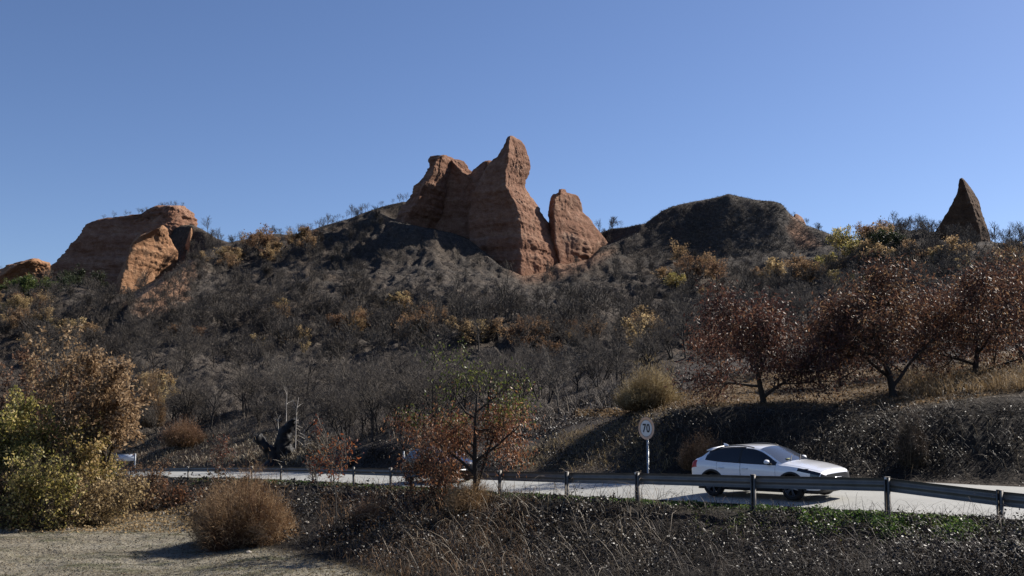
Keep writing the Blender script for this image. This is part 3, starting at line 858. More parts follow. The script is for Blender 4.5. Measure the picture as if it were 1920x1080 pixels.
# two more outside the frame on the right, where the rail dips to its anchored end
e_p, e_t, e_n, _ = posts[0]
sg = 1 if (posts[0][0] - posts[1][0]) @ e_t > 0 else -1
for k_, hh in ((1, 0.52), (2, 0.30)):
    q = e_p + e_t * sg * 3.4 * k_ - e_n * 0.28 * k_
    posts.insert(0, (np.array([q[0], q[1], e_p[2] + 0.1 * k_]), e_t, e_n, hh))
posts[2] = (posts[2][0] - posts[2][2] * 0.20, posts[2][1], posts[2][2], 0.66)
tops = np.array([p[0] + [0, 0, p[3]] for p in posts])
mid_ = posts[4][0]
rail = empty('guard_rail', (float(mid_[0]), float(mid_[1]), float(mid_[2])))
tag(rail, 'long grey steel guard rail on posts along the near edge of the road', 'guard rail')
RO = np.array(mid_)
PROF = [(-.00, 0), (.018, -.012), (.055, -.045), (.078, -.085), (.055, -.115), (.012, -.150), (.012, -.165), (.055, -.200), (.078, -.232), (.055, -.27), (.018, -.305), (0, -.318)]
def beam(a, b, na, nb, seed):
    """W-shaped rail between two posts; it faces the road, its back is towards the viewer"""
    mb = MB(); seg = 5
    V = []
    for f in np.linspace(-0.03, 1.03, seg):
        c = a + (b - a) * f; n = na + (nb - na) * f
        for t_ in (0.0, 0.006):
            for (o_, h) in PROF:
                V.append(c + n * (o_ + t_ + 0.07) + np.array([0, 0, h]) - RO)
    m = len(PROF); Q = []
    for s in range(seg - 1):
        for t_ in (0, 1):
            for k in range(m - 1):
                i = s * 2 * m + t_ * m + k
                Q.append([i, i + 1, i + 2 * m + 1, i + 2 * m])
        i = s * 2 * m
        Q.append([i, i + m, i + 3 * m, i + 2 * m]); Q.append([i + m - 1, i + 2 * m - 1, i + 4 * m - 1, i + 3 * m - 1])
    mb.add(np.array(V), quads=Q)
    return mb
for k in range(len(posts) - 1):
    beam(tops[k], tops[k + 1], posts[k][2], posts[k + 1][2], k).build('rail_beam', M['galv'], rail)
def post_mesh(hgt):
    """C-shaped steel post with a small cap plate"""
    mb = MB()
    h = hgt + 0.9
    for (cx, cy, sx, sy) in ((0, 0.055, .12, .006), (-.057, 0.015, .006, .075), (.057, 0.015, .006, .075), (-.045, -.024, .03, .006), (.045, -.024, .03, .006)):
        mb.box((cx, cy, hgt - h / 2 + 0.0), (sx, sy, h))
    mb.box((0, .016, hgt + .004), (.126, .088, .008))
    return mb
for k, (p, t, n, hh) in enumerate(posts):
    po = post_mesh(hh + 0.03).build('post', M['galv_dark'], rail)
    r = p - RO
    po.location = (r[0], r[1], r[2])
    lean = 0.05 * math.sin(k * 2.3)
    po.rotation_euler = (0.03, (0.06 if k in (2,) else 0.02) + lean * 0.3, math.atan2(n[1], n[0]) - math.pi / 2)
    if k % 2 == 1 or k == 3:
        rb = MB(); rb.box((0, -0.062, hh + 0.0), (.05, .012, .05)); rb.box((0, -0.071, hh), (.036, .006, .036))
        ro = rb.build('reflector', M['reflector'], rail)
        ro.location = po.location; ro.rotation_euler = po.rotation_euler

# ------------------------------------------------------------------ speed limit sign
M['sign_white'] = simple('aged_white_sheet', (.60, .61, .60), .45, 0, .4, .05)
M['sign_ring'] = simple('faded_sign_ring', (.64, .41, .27), .5, 0, .4, .16, 2.2)
M['black_print'] = simple('black_print', (.012, .012, .014), .5)
D_s, z_s = road_D(1213, ROADW + 0.55)
sx, sy, sz = P(1214, 803, D_s + 0.3)
sign = empty('speed_limit_sign', (sx, sy, z_s - 0.02))
tag(sign, 'round faded 70 speed limit sign on a thin grey pole across the road', 'road sign')
SH = sz - (z_s - 0.02)
pm = MB(); pm.tube([(0, 0, -0.3), (0, 0, SH + 0.40)], .042, 12)
pm.build('post', M['steel_pole'], sign, smooth=True)
SR = 0.455
plate = empty('sign_plate'); plate.parent = sign
plate.location = (-0.05, -0.07, SH); plate.rotation_euler = (0, 0, math.radians(-53))
pm = MB(); pm.lathe([(0.001, 0.012), (SR, 0.012), (SR + .006, 0.0), (SR, -0.012), (SR - .012, -0.015)], 48)
pm.build('back_plate', M['galv_dark'], plate)
pm = MB(); pm.lathe([(SR - 0.002, -0.0155), (SR * 0.74, -0.0155), (SR * 0.74, -0.012)], 48)
pm.build('ring', M['sign_ring'], plate)
pm = MB(); pm.lathe([(SR * 0.738, -0.0135), (0.0005, -0.0135)], 48)
pm.build('face', M['sign_white'], plate)
# a thin grey line separates ring and face
pm = MB(); pm.lathe([(SR * 0.752, -0.0165), (SR * 0.722, -0.0165)], 48)
pm.build('border_line', M['galv_dark'], plate)
tc = bpy.data.curves.new('numerals', 'FONT'); tc.body = '70'; tc.size = 0.44; tc.align_x = 'CENTER'; tc.align_y = 'CENTER'
tc.extrude = 0.002; tc.offset = 0.012; tc.space_character = 1.08
to = bpy.data.objects.new('numerals', tc); COL.objects.link(to); to.parent = plate
tc.materials.append(M['black_print'])
to.location = (0.0, -0.0175, -0.01); to.rotation_euler = (math.pi / 2, 0, 0); to.scale = (0.92, 1.06, 1)
bpy.context.view_layer.update()
nm_ = bpy.data.meshes.new_from_object(to.evaluated_get(bpy.context.evaluated_depsgraph_get()))
t2 = bpy.data.objects.new('numeral_print', nm_); COL.objects.link(t2); t2.parent = plate; t2.location = to.location; t2.rotation_euler = to.rotation_euler; t2.scale = to.scale
t2['kind'] = 'stuff'
bpy.data.objects.remove(to)

# marker post beyond the road, and the pale board seen through the left tree
D_m, z_m = road_D(757, ROADW + 0.5)
mx, my, mz = P(757, 846, D_m + 0.3)
mk = empty('marker_post', (mx, my, z_m))
tag(mk, 'short grey marker post beyond the road against the dark bank', 'post')
mb = MB(); mb.box((0, 0, (mz - z_m) / 2 - .15), (.10, .06, mz - z_m + .3)); mb.build('post', M['steel_pole'], mk)
mb = MB(); mb.box((0, -.035, mz - z_m - .16), (.07, .012, .12)); mb.build('reflector', M['sign_white'], mk)

D_b = 98.0
bx_, by_, bz_ = P(234, 856, D_b)
gz = float(ground_z(bx_, by_))
board = empty('information_board', (bx_, by_, gz), math.radians(8))
tag(board, 'low pale blue board on two posts half hidden by the left tree', 'sign board')
M['board'] = simple('pale_blue_board', (.40, .45, .54), .4, 0, .5, .06)
M['dark_frame'] = simple('dark_board_frame', (.05, .052, .06), .5)
bh = bz_ - gz
mb = MB(); mb.box((0, 0, bh - .10), (1.75, .05, .62)); mb.build('panel', M['board'], board)
mb = MB(); mb.box((0, 0, bh + .25), (2.0, .09, .07)); mb.build('frame', M['dark_frame'], board)
for s in (-1, 1):
    mb = MB(); mb.box((s * .97, 0, (bh + .28) / 2 - .2), (.13, .11, bh + .68)); mb.build('post', M['dark_frame'] if s < 0 else M['steel_pole'], board)

# ------------------------------------------------------------------ cars
M['white_paint'] = simple('white_car_paint', (.78, .79, .81), .28, 0, .5, .01, 2.0, coat=1.0)
M['blue_paint'] = simple('dark_blue_car_paint', (.005, .008, .03), .3, 0, .5, .02, 2.0, coat=0.5)
M['black_plastic'] = simple('black_plastic', (.018, .018, .019), .55, 0, .4, .1)
M['dark_void'] = simple('dark_interior', (.008, .008, .009), .8, 0, .2)
def glass_mat(name, c, rough=.02):
    m, nt, b, o = new_mat(name)
    b.inputs['Base Color'].default_value = (*c, 1); b.inputs['Roughness'].default_value = rough
    b.inputs['IOR'].default_value = 1.55; b.inputs['Coat Weight'].default_value = 0.4; b.inputs['Coat Roughness'].default_value = .01
    return m
M['tint_glass'] = glass_mat('tinted_glass', (.006, .007, .009))
M['screen_glass'] = glass_mat('windscreen_glass', (.045, .055, .075))
M['lamp_glass'] = glass_mat('lamp_glass', (.10, .115, .14), .08)
M['red_lamp'] = glass_mat('red_lamp_glass', (.35, .012, .012), .15)
M['chrome'] = simple('bright_trim', (.75, .76, .78), .12, 1.0)
M['alloy'] = simple('alloy_rim', (.42, .43, .45), .3, .9)
M['tyre'] = simple('tyre_rubber', (.014, .014, .015), .8, 0, .3)
M['paper'] = simple('bright_papers', (.55, .56, .25), .7)

def K(xs, ys):
    return lambda x: pchip(np.array(xs, float), np.array(ys, float), np.atleast_1d(x))
def make_car(name, label, paint, loc, rz, tall=1.0):
    car = empty(name, loc, rz)
    car.scale = (1, 1, tall)
    tag(car, label, 'car')
    LEN = 4.395
    XO = 2.175                                     # the empty stands between the axles
    zTop = K([0, .02, .06, .12, .2, .4, .62, 1.0, 1.75, 2.1, 2.38, 2.7, 3.0, 3.22, 3.35, 3.7, 4.0, 4.2, 4.31, 4.36, 4.395],
             [.70, .88, .99, 1.06, 1.115, 1.24, 1.385, 1.445, 1.478, 1.468, 1.43, 1.30, 1.145, 1.03, 1.01, .965, .905, .865, .83, .79, .72])
    zBot = K([0, .05, .2, .5, 3.8, 4.2, 4.35, 4.395], [.44, .34, .27, .21, .20, .21, .24, .30])
    zBelt = K([0, .06, .12, .3, .5, 1.0, 2.0, 3.0, 3.3, 3.7, 4.0, 4.2, 4.31, 4.395], [.68, .93, 1.0, 1.05, 1.055, 1.02, .985, .955, .945, .90, .845, .80, .765, .69])
    W = K([0, .05, .15, .4, .9, 2.2, 3.5, 3.9, 4.1, 4.25, 4.34, 4.395], [.70, .80, .865, .90, .912, .905, .912, .895, .87, .82, .76, .63])
    yBelt = K([0, .05, .15, .4, .9, 2.2, 3.3, 3.7, 4.0, 4.2, 4.32, 4.395], [.66, .76, .80, .83, .862, .868, .84, .81, .78, .74, .68, .56])
    zRE = K([0, .12, .42, .7, 1.0, 1.4, 1.8, 2.2, 2.45, 2.75, 3.0, 3.15, 3.3, 4.395], [.685, 1.015, 1.075, 1.255, 1.345, 1.395, 1.405, 1.375, 1.315, 1.175, 1.035, .965, .955, .71])
    yRE = K([0, .12, .42, .7, 1.0, 1.8, 2.2, 2.6, 3.0, 3.2, 3.4, 4.0, 4.3, 4.395], [.62, .74, .76, .70, .655, .635, .64, .685, .765, .81, .80, .74, .66, .52])
    st = sorted(set([round(v, 3) for v in list(np.linspace(0.0, LEN, 58)) + [.02, .05, .10, .14, .60, .66, .93, .97, 1.03, 1.78, 1.86, 2.38, 3.02, 3.18, 4.28, 4.33, 4.36]]))
    keep = [st[0]]
    for v in st[1:]:
        if v - keep[-1] > 0.012: keep.append(v)
    st = np.array(keep)
    S = []
    for x in st:
        zt, zb, ze, w, yb, zr_, yr = (float(f(x)[0]) for f in (zTop, zBot, zBelt, W, yBelt, zRE, yRE))
        ze = min(ze, zt - .012); zr_ = float(np.clip(zr_, ze + .006, zt - .004))
        hb = ze - zb
        r = [(0, zb), (w * .80, zb), (w * .955, zb + .035), (w * .985, zb + hb * .16), (w * .995, zb + hb * .30), (w * 1.0, zb + hb * .48), (w * .992, zb + hb * .62), (w * .997, zb + hb * .74),
             (w * .985, zb + hb * .88), (yb, ze)]
        g0 = (yb - .014, ze + min(.014, (zr_ - ze) * .3))
        r.append(g0)
        for f in (.35, .7):
            bulge = .018 * math.sin(f * math.pi) * min(1, (zr_ - ze) / .3)
            r.append((g0[0] + (yr - g0[0]) * f + bulge, g0[1] + (zr_ - g0[1]) * f))
        r.append((yr, zr_))
        yi = yr - .055; zi = zr_ + (zt - zr_) * .42
        r.append((yi, zi))
        r.append((yi * .66, zi + (zt - zi) * .62)); r.append((yi * .33, zi + (zt - zi) * .9)); r.append((0, zt))
        S.append(r)
    nr = len(S[0])
    bm = bmesh.new()
    full = []
    for k, x in enumerate(st):
        ring = []
        for (y, z) in S[k]: ring.append(bm.verts.new((x - XO, -y, z)))           # right side
        for (y, z) in S[k][1:-1][::-1]: ring.append(bm.verts.new((x - XO, y, z)))
        full.append(ring)
    m = len(full[0])
    names = ['body', 'lower_trim', 'side_window', 'windscreen', 'rear_window', 'headlight', 'tail_light', 'pillar_trim', 'door', 'door', 'bonnet', 'grille']
    for k in range(len(st) - 1):
        xm = (st[k] + st[k + 1]) / 2
        for j in range(m):
            a, b = full[k][j], full[k][(j + 1) % m]; c, d = full[k + 1][(j + 1) % m], full[k + 1][j]
            f = bm.faces.new((a, b, c, d))
            row = j if j < nr - 1 else 2 * (nr - 1) - 1 - j
            mi = 0
            if row <= 2: mi = 1
            elif row in (10, 11, 12) and .60 < xm < 3.02:
                mi = 7 if 1.78 < xm < 1.86 else 2
            elif row in (9,) and .6 < xm < 3.02: mi = 7
            elif row in (14, 15, 16) and 2.38 < xm < 3.18: mi = 3
            elif row in (14, 15, 16) and .14 < xm < .60: mi = 4
            elif row == 13 and .66 < xm < 1.9: mi = 7
            elif (row == 8 and 3.70 < xm < 4.30) or (row == 7 and 4.08 < xm < 4.30): mi = 5
            elif row in (7, 8) and xm < .30: mi = 6
            elif 3 <= row <= 8 and 1.03 < xm < 1.82: mi = 8
            elif 3 <= row <= 8 and 1.82 < xm < 3.02: mi = 9
            elif row in (14, 15, 16) and 3.22 < xm < 4.28: mi = 10
            elif row in (6, 7, 8) and xm > 4.325: mi = 11
            elif row in (3, 4) and xm > 4.30: mi = 1
            f.material_index = mi
    fa = bm.faces.new(full[0][::-1]); fb = bm.faces.new(full[-1]); fa.material_index = 0; fb.material_index = 11
    bmesh.ops.recalc_face_normals(bm, faces=bm.faces)
    me = bpy.data.meshes.new('body'); bm.to_mesh(me); bm.free()
    tmp = bpy.data.objects.new('body', me); COL.objects.link(tmp)
    lst = [paint, M['black_plastic'], M['tint_glass'], M['screen_glass'], M['tint_glass'], M['tint_glass'], M['red_lamp'], M['black_plastic'], paint, paint, paint, M['black_plastic'], M['dark_void']]
    for mm in lst: me.materials.append(mm)
    AX = (.85 - XO, 3.505 - XO); WR = .335
    cut = []
    for ax in AX:
        for s in (-1, 1):
            cb = bmesh.new()
            bmesh.ops.create_cone(cb, cap_ends=True, segments=40, radius1=.395, radius2=.395, depth=.62, matrix=Matrix.Translation((ax, s * .93, .345)) @ Matrix.Rotation(math.pi / 2, 4, 'X'))
            for f in cb.faces: f.material_index = 12
            cm = bpy.data.meshes.new('cut'); cb.to_mesh(cm); cb.free()
            for mm in lst: cm.materials.append(mm)
            co = bpy.data.objects.new('cut', cm); COL.objects.link(co); cut.append(co)
            md = tmp.modifiers.new('b', 'BOOLEAN'); md.operation = 'DIFFERENCE'; md.object = co; md.solver = 'EXACT'
    dg = bpy.context.evaluated_depsgraph_get()
    me2 = bpy.data.meshes.new_from_object(tmp.evaluated_get(dg))
    for co in cut: bpy.data.objects.remove(co)
    bpy.data.objects.remove(tmp)
    # split the shell into its parts
    groups = {}
    for p in me2.polygons:
        side = 'l' if p.center.y > 0 else 'r'
        mi = p.material_index
        key = (mi, '' if mi in (0, 1, 3, 4, 10, 11) else side)
        if mi == 2:
            xx = p.center.x + XO
            key = (mi, side + ('a' if xx > 1.82 else 'b'))
        if mi == 12:
            key = (12, side + ('f' if p.center.x > 0 else 'b'))
        groups.setdefault(key, []).append(p.index)
    body = None
    vco = np.array([v.co for v in me2.vertices])
    vno = np.array([v.normal for v in me2.vertices])
    nm = {0: 'body', 1: 'lower_trim', 2: 'side_window', 3: 'windscreen', 4: 'rear_window', 5: 'headlight', 6: 'tail_light', 7: 'pillar_trim', 8: 'door', 9: 'door', 10: 'bonnet', 11: 'grille', 12: 'wheel_housing'}
    nm[12] = 'wheel_housing'
    for (mi, side), idx in groups.items():
        used = sorted({v for i in idx for v in me2.polygons[i].vertices})
        mp = {v: n for n, v in enumerate(used)}
        me3 = bpy.data.meshes.new(nm[mi])
        co = vco[used].copy()
        if mi in (8, 9, 10):
            # a narrow shut line: border vertices pull in by a few millimetres
            cnt = {}
            for i in idx:
                vs_ = list(me2.polygons[i].vertices)
                for a, b in zip(vs_, vs_[1:] + vs_[:1]):
                    cnt[frozenset((a, b))] = cnt.get(frozenset((a, b)), 0) + 1
            bv = {v for e, c in cnt.items() if c == 1 for v in e}
            cen = co.mean(0)
            for v in bv:
                d = cen - co[mp[v]]; d[1 if mi != 10 else 2] = 0
                co[mp[v]] += np.sign(d) * 0.007 * np.array([1, 0 if mi != 10 else 1, 1 if mi != 10 else 0])
        me3.from_pydata([tuple(c) for c in co], [], [[mp[v] for v in me2.polygons[i].vertices] for i in idx])
        for p in me3.polygons: p.use_smooth = True
        me3.materials.append(lst[mi])
        me3.validate()
        ob = bpy.data.objects.new(nm[mi], me3); COL.objects.link(ob); ob.parent = car
        try:
            me3.set_sharp_from_angle(angle=math.radians(35))
        except Exception:
            pass
    bpy.data.meshes.remove(me2)
    # inner dark shell, so the shut lines read dark
    mb = MB(); mb.box((0.15 , 0, .62), (3.3, 1.62, .5)); mb.build('dark_inner_box', M['dark_void'], car)
    mb = MB(); mb.box((0, 0, .25), (4.0, 1.35, .12)); mb.build('underbody', M['black_plastic'], car)
    # wheels
    for ax in AX:
        for s in (-1, 1):
            wh = empty('wheel', (ax, s * .80, WR)); wh.parent = car
            if s > 0: wh.rotation_euler = (0, 0, math.pi)
            if ax > 0: wh.rotation_euler = (0, 0, (math.pi if s > 0 else 0) + math.radians(-4))
            t_ = MB(); t_.lathe([(.225, .10), (.30, .11), (.327, .09), (WR, .05), (WR, -.05), (.327, -.09), (.30, -.115), (.235, -.105), (.225, -.06)], 40)
            t_.build('tyre', M['tyre'], wh, smooth=True)
            r_ = MB(); r_.lathe([(.228, -.10), (.222, -.085), (.205, -.03), (.205, .09)], 36)
            for q in range(5):
                a = q * 2 * math.pi / 5
                for da in (-.16, .16):
                    p0 = np.array([.045 * math.cos(a), -.085, .045 * math.sin(a)]); p1 = np.array([.222 * math.cos(a + da), -.092, .222 * math.sin(a + da)])
                    r_.tube([p0, p1], [.022, .017], 4)
            r_.lathe([(.001, -.10), (.05, -.098), (.058, -.07)], 16)
            r_.build('rim', M['alloy'], wh)
            b_ = MB(); b_.lathe([(.205, -.028), (.001, -.028)], 24); b_.build('brake_disc', M['dark_void'], wh)
        # dark arch lips
    for ax in AX:
        for s in (-1, 1):
            mb = MB(); V = []; nseg = 26
            for q in range(nseg + 1):
                a = math.radians(-12 + 204 * q / nseg)
                for (rr, yy) in ((.386, .0), (.386, .024), (.452, .024), (.452, .0)):
                    xx = ax + rr * math.cos(a); zz_ = max(.345 + rr * math.sin(a), .22)
                    wv_ = float(W(xx + XO)[0])
                    V.append((xx, s * (wv_ - .012 + yy - .012 * (zz_ > .7)), zz_))
            Q = [[q * 4 + k, q * 4 + (k + 1) % 4, q * 4 + 4 + (k + 1) % 4, q * 4 + 4 + k] for q in range(nseg) for k in range(4)]
            mb.add(V, quads=Q); mb.build('arch_trim', M['black_plastic'], car, smooth=False)
    # mirrors, handles, rails, aerial, lamps, grille bar, number plate, wipers
    for s in (-1, 1):
        mr = empty('mirror', (2.80 - XO, s * .90, 1.02)); mr.parent = car
        bmx = bmesh.new(); bmesh.ops.create_uvsphere(bmx, u_segments=18, v_segments=12, radius=1)
        for v in bmx.verts:
            v.co.x = v.co.x * .085 if v.co.x > 0 else v.co.x * .04
            v.co.y *= .115; v.co.z *= .064
        mm_ = bpy.data.meshes.new('housing'); bmx.to_mesh(mm_); bmx.free(); mm_.materials.append(paint)
        for p in mm_.polygons: p.use_smooth = True
        ho = bpy.data.objects.new('housing', mm_); COL.objects.link(ho); ho.parent = mr; ho.location = (0, s * .07, .03)
        mb = MB(); mb.box((.0, s * .0, -.035), (.07, .16, .035)); mb.build('foot', M['black_plastic'], mr)
        for hx in (1.20, 2.02):
            wv_ = float(W(hx)[0])
            mb = MB(); mb.tube([(-.10, s * (wv_ - .008), 0), (-.07, s * (wv_ + .022), 0.004), (.07, s * (wv_ + .022), 0), (.10, s * (wv_ - .008), -.004)], [.012, .016, .016, .012], 8)
            ho = mb.build('door_handle', paint, car, smooth=True); ho.location = (hx - XO, 0, .845)
        pts = [(x - XO, s * (float(yRE(x)[0]) - .03), float(zRE(x)[0]) + .040 + .03 * math.sin(max(0, min(1, (x - .75) / 1.45)) * math.pi)) for x in np.linspace(.75, 2.2, 12)]
        mb = MB(); mb.tube(pts, .016, 6); mb.build('roof_rail', M['galv_dark'], car, smooth=True)
        mb = MB()
        bmh = [(4.19, .70), (4.26, .675)]
        for hx, yy in bmh:
            mb.lathe([(.001, 0), (.028, .004), (.034, .02)], 14)
        lp_ = mb.build('lamp_lens', M['chrome'], car, smooth=True); lp_.location = (4.24 - XO, s * .70, float(zBelt(4.22)[0]) - .085); lp_.rotation_euler = (0, 0, -s * math.radians(60) + (math.pi if s > 0 else 0))
        mb = MB(); mb.tube([(4.33 - XO, s * .62, .36), (4.24 - XO, s * .76, .38), (4.17 - XO, s * .82, .42)], [.03, .035, .02], 8); mb.build('bumper_trim', M['chrome'], car, smooth=True)
    bmx = bmesh.new()
    vs_ = [bmx.verts.new(c) for c in ((-.11, -.025, 0), (-.11, .025, 0), (.07, .012, 0), (.07, -.012, 0), (-.12, -.006, .075), (-.12, .006, .075), (-.04, .004, .055), (-.04, -.004, .055))]
    for f in ((0, 1, 2, 3), (4, 7, 6, 5), (0, 4, 5, 1), (1, 5, 6, 2), (2, 6, 7, 3), (3, 7, 4, 0)): bmx.faces.new([vs_[i] for i in f])
    mm_ = bpy.data.meshes.new('aerial_fin'); bmx.to_mesh(mm_); bmx.free(); mm_.materials.append(paint)
    ho = bpy.data.objects.new('aerial_fin', mm_); COL.objects.link(ho); ho.parent = car; ho.location = (.83 - XO, 0, 1.425)
    mb = MB()
    mb.tube([(4.385 - XO, -.42, .60), (4.402 - XO, -.2, .605), (4.406 - XO, 0, .61), (4.402 - XO, .2, .605), (4.385 - XO, .42, .60)], [.006, .008, .008, .008, .006], 6)
    mb.build('grille_bar', M['chrome'], car, smooth=True)
    mb = MB(); mb.tube([(4.31 - XO, -.62, .50), (4.385 - XO, -.35, .48), (4.412 - XO, 0, .475), (4.385 - XO, .35, .48), (4.31 - XO, .62, .50)], [.03, .045, .05, .045, .03], 8)
    mb.build('front_bumper', paint, car, smooth=True)
    mb = MB(); mb.box((4.468 - XO, 0, .46), (.01, .52, .11)); mb.build('number_plate', M['sign_white'], car)
    # spoiler over the tailgate
    mb = MB(); V = []
    for y in (-.60, -.3, 0, .3, .60):
        dx = .06 * (abs(y) / .6) ** 2
        V += [(.44 - XO + dx, y, 1.388 - .06 * (abs(y) / .6) ** 2), (.68 - XO, y, 1.412 - .062 * (abs(y) / .6) ** 2), (.68 - XO, y, 1.375 - .06 * (abs(y) / .6) ** 2), (.45 - XO + dx, y, 1.36 - .06 * (abs(y) / .6) ** 2)]
    Q = [[i * 4 + k, i * 4 + (k + 1) % 4, i * 4 + 4 + (k + 1) % 4, i * 4 + 4 + k] for i in range(4) for k in range(4)] + [[3, 2, 1, 0], [16, 17, 18, 19]]
    mb.add(V, quads=Q); mb.build('spoiler', paint, car)
    for s in (-.35, .12):
        mb = MB(); mb.tube([(3.20 - XO, s, 1.045), (2.98 - XO, s + .42, 1.165)], .008, 5); mb.build('wiper', M['black_plastic'], car)
    mb = MB(); mb.box((3.06 - XO, -.30, 1.105), (.10, .16, .006)); mb.build('dashboard_paper', M['paper'], car)
    return car

def put_car(name, label, paint, x, off_, rz_add=0.0, tall=1.0):
    D, z = road_D(x, off_)
    u = PU(x, 900)
    i = int(np.argmin(np.hypot(line[:, 0] + far_n[:, 0] * off_ - u * D, line[:, 1] + far_n[:, 1] * off_ - D)))
    t = tan[i] if tan[i][0] > 0 else -tan[i]
    pz = line[i, 2] + CROSS * off_
    j = min(max(i + (2 if tan[i][0] > 0 else -2), 0), len(line) - 1)
    slope = math.atan2(line[j, 2] - line[i, 2], np.linalg.norm(line[j, :2] - line[i, :2]))
    c = make_car(name, label, paint, (u * D, D, pz + 0.004), 0, tall)
    c.rotation_euler = (-math.atan(CROSS) * -1, -slope, math.atan2(t[1], t[0]) + rz_add)
    return c
put_car('white_car', 'white five door car driving towards the right behind the guard rail', M['white_paint'], 1441, 2.2, -0.10)
put_car('blue_car', 'dark blue car half hidden behind the rust leaved roadside tree', M['blue_paint'], 822, 2.3, 0.0, 1.06)

# ------------------------------------------------------------------ plants: generators
def unit(v):
    v = np.asarray(v, float)
    return v / (np.linalg.norm(v, axis=-1, keepdims=True) + 1e-9)

def grow(rng, p, d, L, r, lvl, spec, out):
    """branch = wobbling polyline; spec[lvl] = dict(n, len, ang, start, seg, wob, up, taper)"""
    s = spec[lvl]
    k = s['seg']
    pts = [np.array(p, float)]; dd = unit(d)
    for i in range(k):
        dd = unit(dd + rng.normal(0, s['wob'], 3) + np.array([0, 0, s['up']]) / k)
        pts.append(pts[-1] + dd * L / k)
    pts = np.array(pts)
    rad = r * (1 - (1 - s.get('taper', .35)) * np.linspace(0, 1, k + 1))
    out.append((lvl, pts, rad))
    if lvl + 1 < len(spec):
        n = int(rng.integers(s['n'][0], s['n'][1] + 1))
        ph = rng.uniform(0, 6.28)
        for c in range(n):
            f = s['start'] + (1 - s['start']) * (c + rng.uniform(0.1, 0.9)) / n
            i = min(int(f * k), k - 1); t = f * k - i
            q = pts[i] * (1 - t) + pts[i + 1] * t
            ax = unit(pts[i + 1] - pts[i])
            ph += 2.4 + rng.normal(0, .4)
            ref = np.array([0, 0, 1.]) if abs(ax[2]) < .9 else np.array([1., 0, 0])
            a = unit(np.cross(ax, ref)); b = np.cross(ax, a)
            an = math.radians(rng.uniform(*s['ang']))
            nd = ax * math.cos(an) + (a * math.cos(ph) + b * math.sin(ph)) * math.sin(an)
            grow(rng, q, nd, L * rng.uniform(*s['len']) * (1.15 - .45 * f), min(rad[i] * .62, r * .55), lvl + 1, spec, out)
    return out

def ribbons(mb, p0, d, L, w, rng, tint, bend=0.25):
    """many thin two-segment twigs at once"""
    n = len(p0)
    if n == 0: return
    L = np.broadcast_to(L, (n,)); w = np.broadcast_to(w, (n,))
    side = unit(np.cross(d, rng.normal(0, 1, (n, 3)))) * w[:, None] * .5
    d2 = unit(d + rng.normal(0, bend, (n, 3)))
    m = p0 + d * (L * .5)[:, None]; t = m + d2 * (L * .5)[:, None]
    V = np.stack([p0 - side, p0 + side, m - side * .7, m + side * .7, t], 1).reshape(-1, 3)
    b = np.arange(n)[:, None] * 5
    mb.add(V, tris=(b + [[4, 2, 3]]).reshape(-1, 3), quads=(b + [[0, 1, 3, 2]]).reshape(-1, 4), tint=np.repeat(np.broadcast_to(tint, (n,)), 5))

def leaves(mb, pos_, ax, L, w, rng, tint, fold=.18):
    """kite shaped leaves, folded along the midrib"""
    n = len(pos_)
    if n == 0: return
    L = np.broadcast_to(L, (n,))[:, None]; w = np.broadcast_to(w, (n,))[:, None]
    ax = unit(ax)
    side = unit(np.cross(ax, rng.normal(0, 1, (n, 3))))
    nrm = np.cross(ax, side)
    m = pos_ + ax * L * .45 + nrm * L * fold * rng.uniform(-1, 1, (n, 1))
    V = np.stack([pos_, m + side * w * .5, pos_ + ax * L - nrm * L * fold * .5, m - side * w * .5], 1).reshape(-1, 3)
    b = np.arange(n)[:, None] * 4
    mb.add(V, tris=np.concatenate([b + [[0, 1, 2]], b + [[0, 2, 3]]]).reshape(-1, 3), tint=np.repeat(np.broadcast_to(tint, (n,)), 4))

def tips(out, lvls, rng, per, jitter=0.0):
    """sample points along the branches of the given levels: positions, directions"""
    P_, D_ = [], []
    for lvl, pts, rad in out:
        if lvl in lvls:
            k = len(pts) - 1
            n = per
            f = rng.uniform(.15, 1.0, n) * k
            i = np.minimum(f.astype(int), k - 1); t = (f - i)[:, None]
            P_.append(pts[i] * (1 - t) + pts[i + 1] * t)
            D_.append(unit(pts[i + 1] - pts[i]))
    if not P_: return np.zeros((0, 3)), np.zeros((0, 3))
    P_ = np.concatenate(P_); D_ = np.concatenate(D_)
    return P_ + rng.normal(0, 1, P_.shape) * jitter, D_

def wood(out, mb, sides=(7, 5, 3, 3, 3), tints=(.15, .25, .5, .7, .8), flare=1.35, minr=0.0):
    for lvl, pts, rad in out:
        rad = np.maximum(rad, minr)
        if lvl == 0:
            rad = rad.copy(); rad[0] *= flare
        mb.tube(pts, rad, sides[lvl], cap=(lvl == 0), tint=tints[lvl])

def bare_spec(multi=False):
    return [dict(n=(7, 9), len=(.5, .75), ang=(28, 58), start=.28, seg=6, wob=.07, up=.12, taper=.3),
            dict(n=(5, 7), len=(.45, .7), ang=(25, 55), start=.2, seg=4, wob=.12, up=.35, taper=.3),
            dict(n=(3, 5), len=(.4, .7), ang=(25, 60), start=.15, seg=3, wob=.15, up=.25, taper=.3),
            dict(n=(0, 0), len=(.5, .7), ang=(25, 60), start=.2, seg=2, wob=.15, up=.15, taper=.3)]

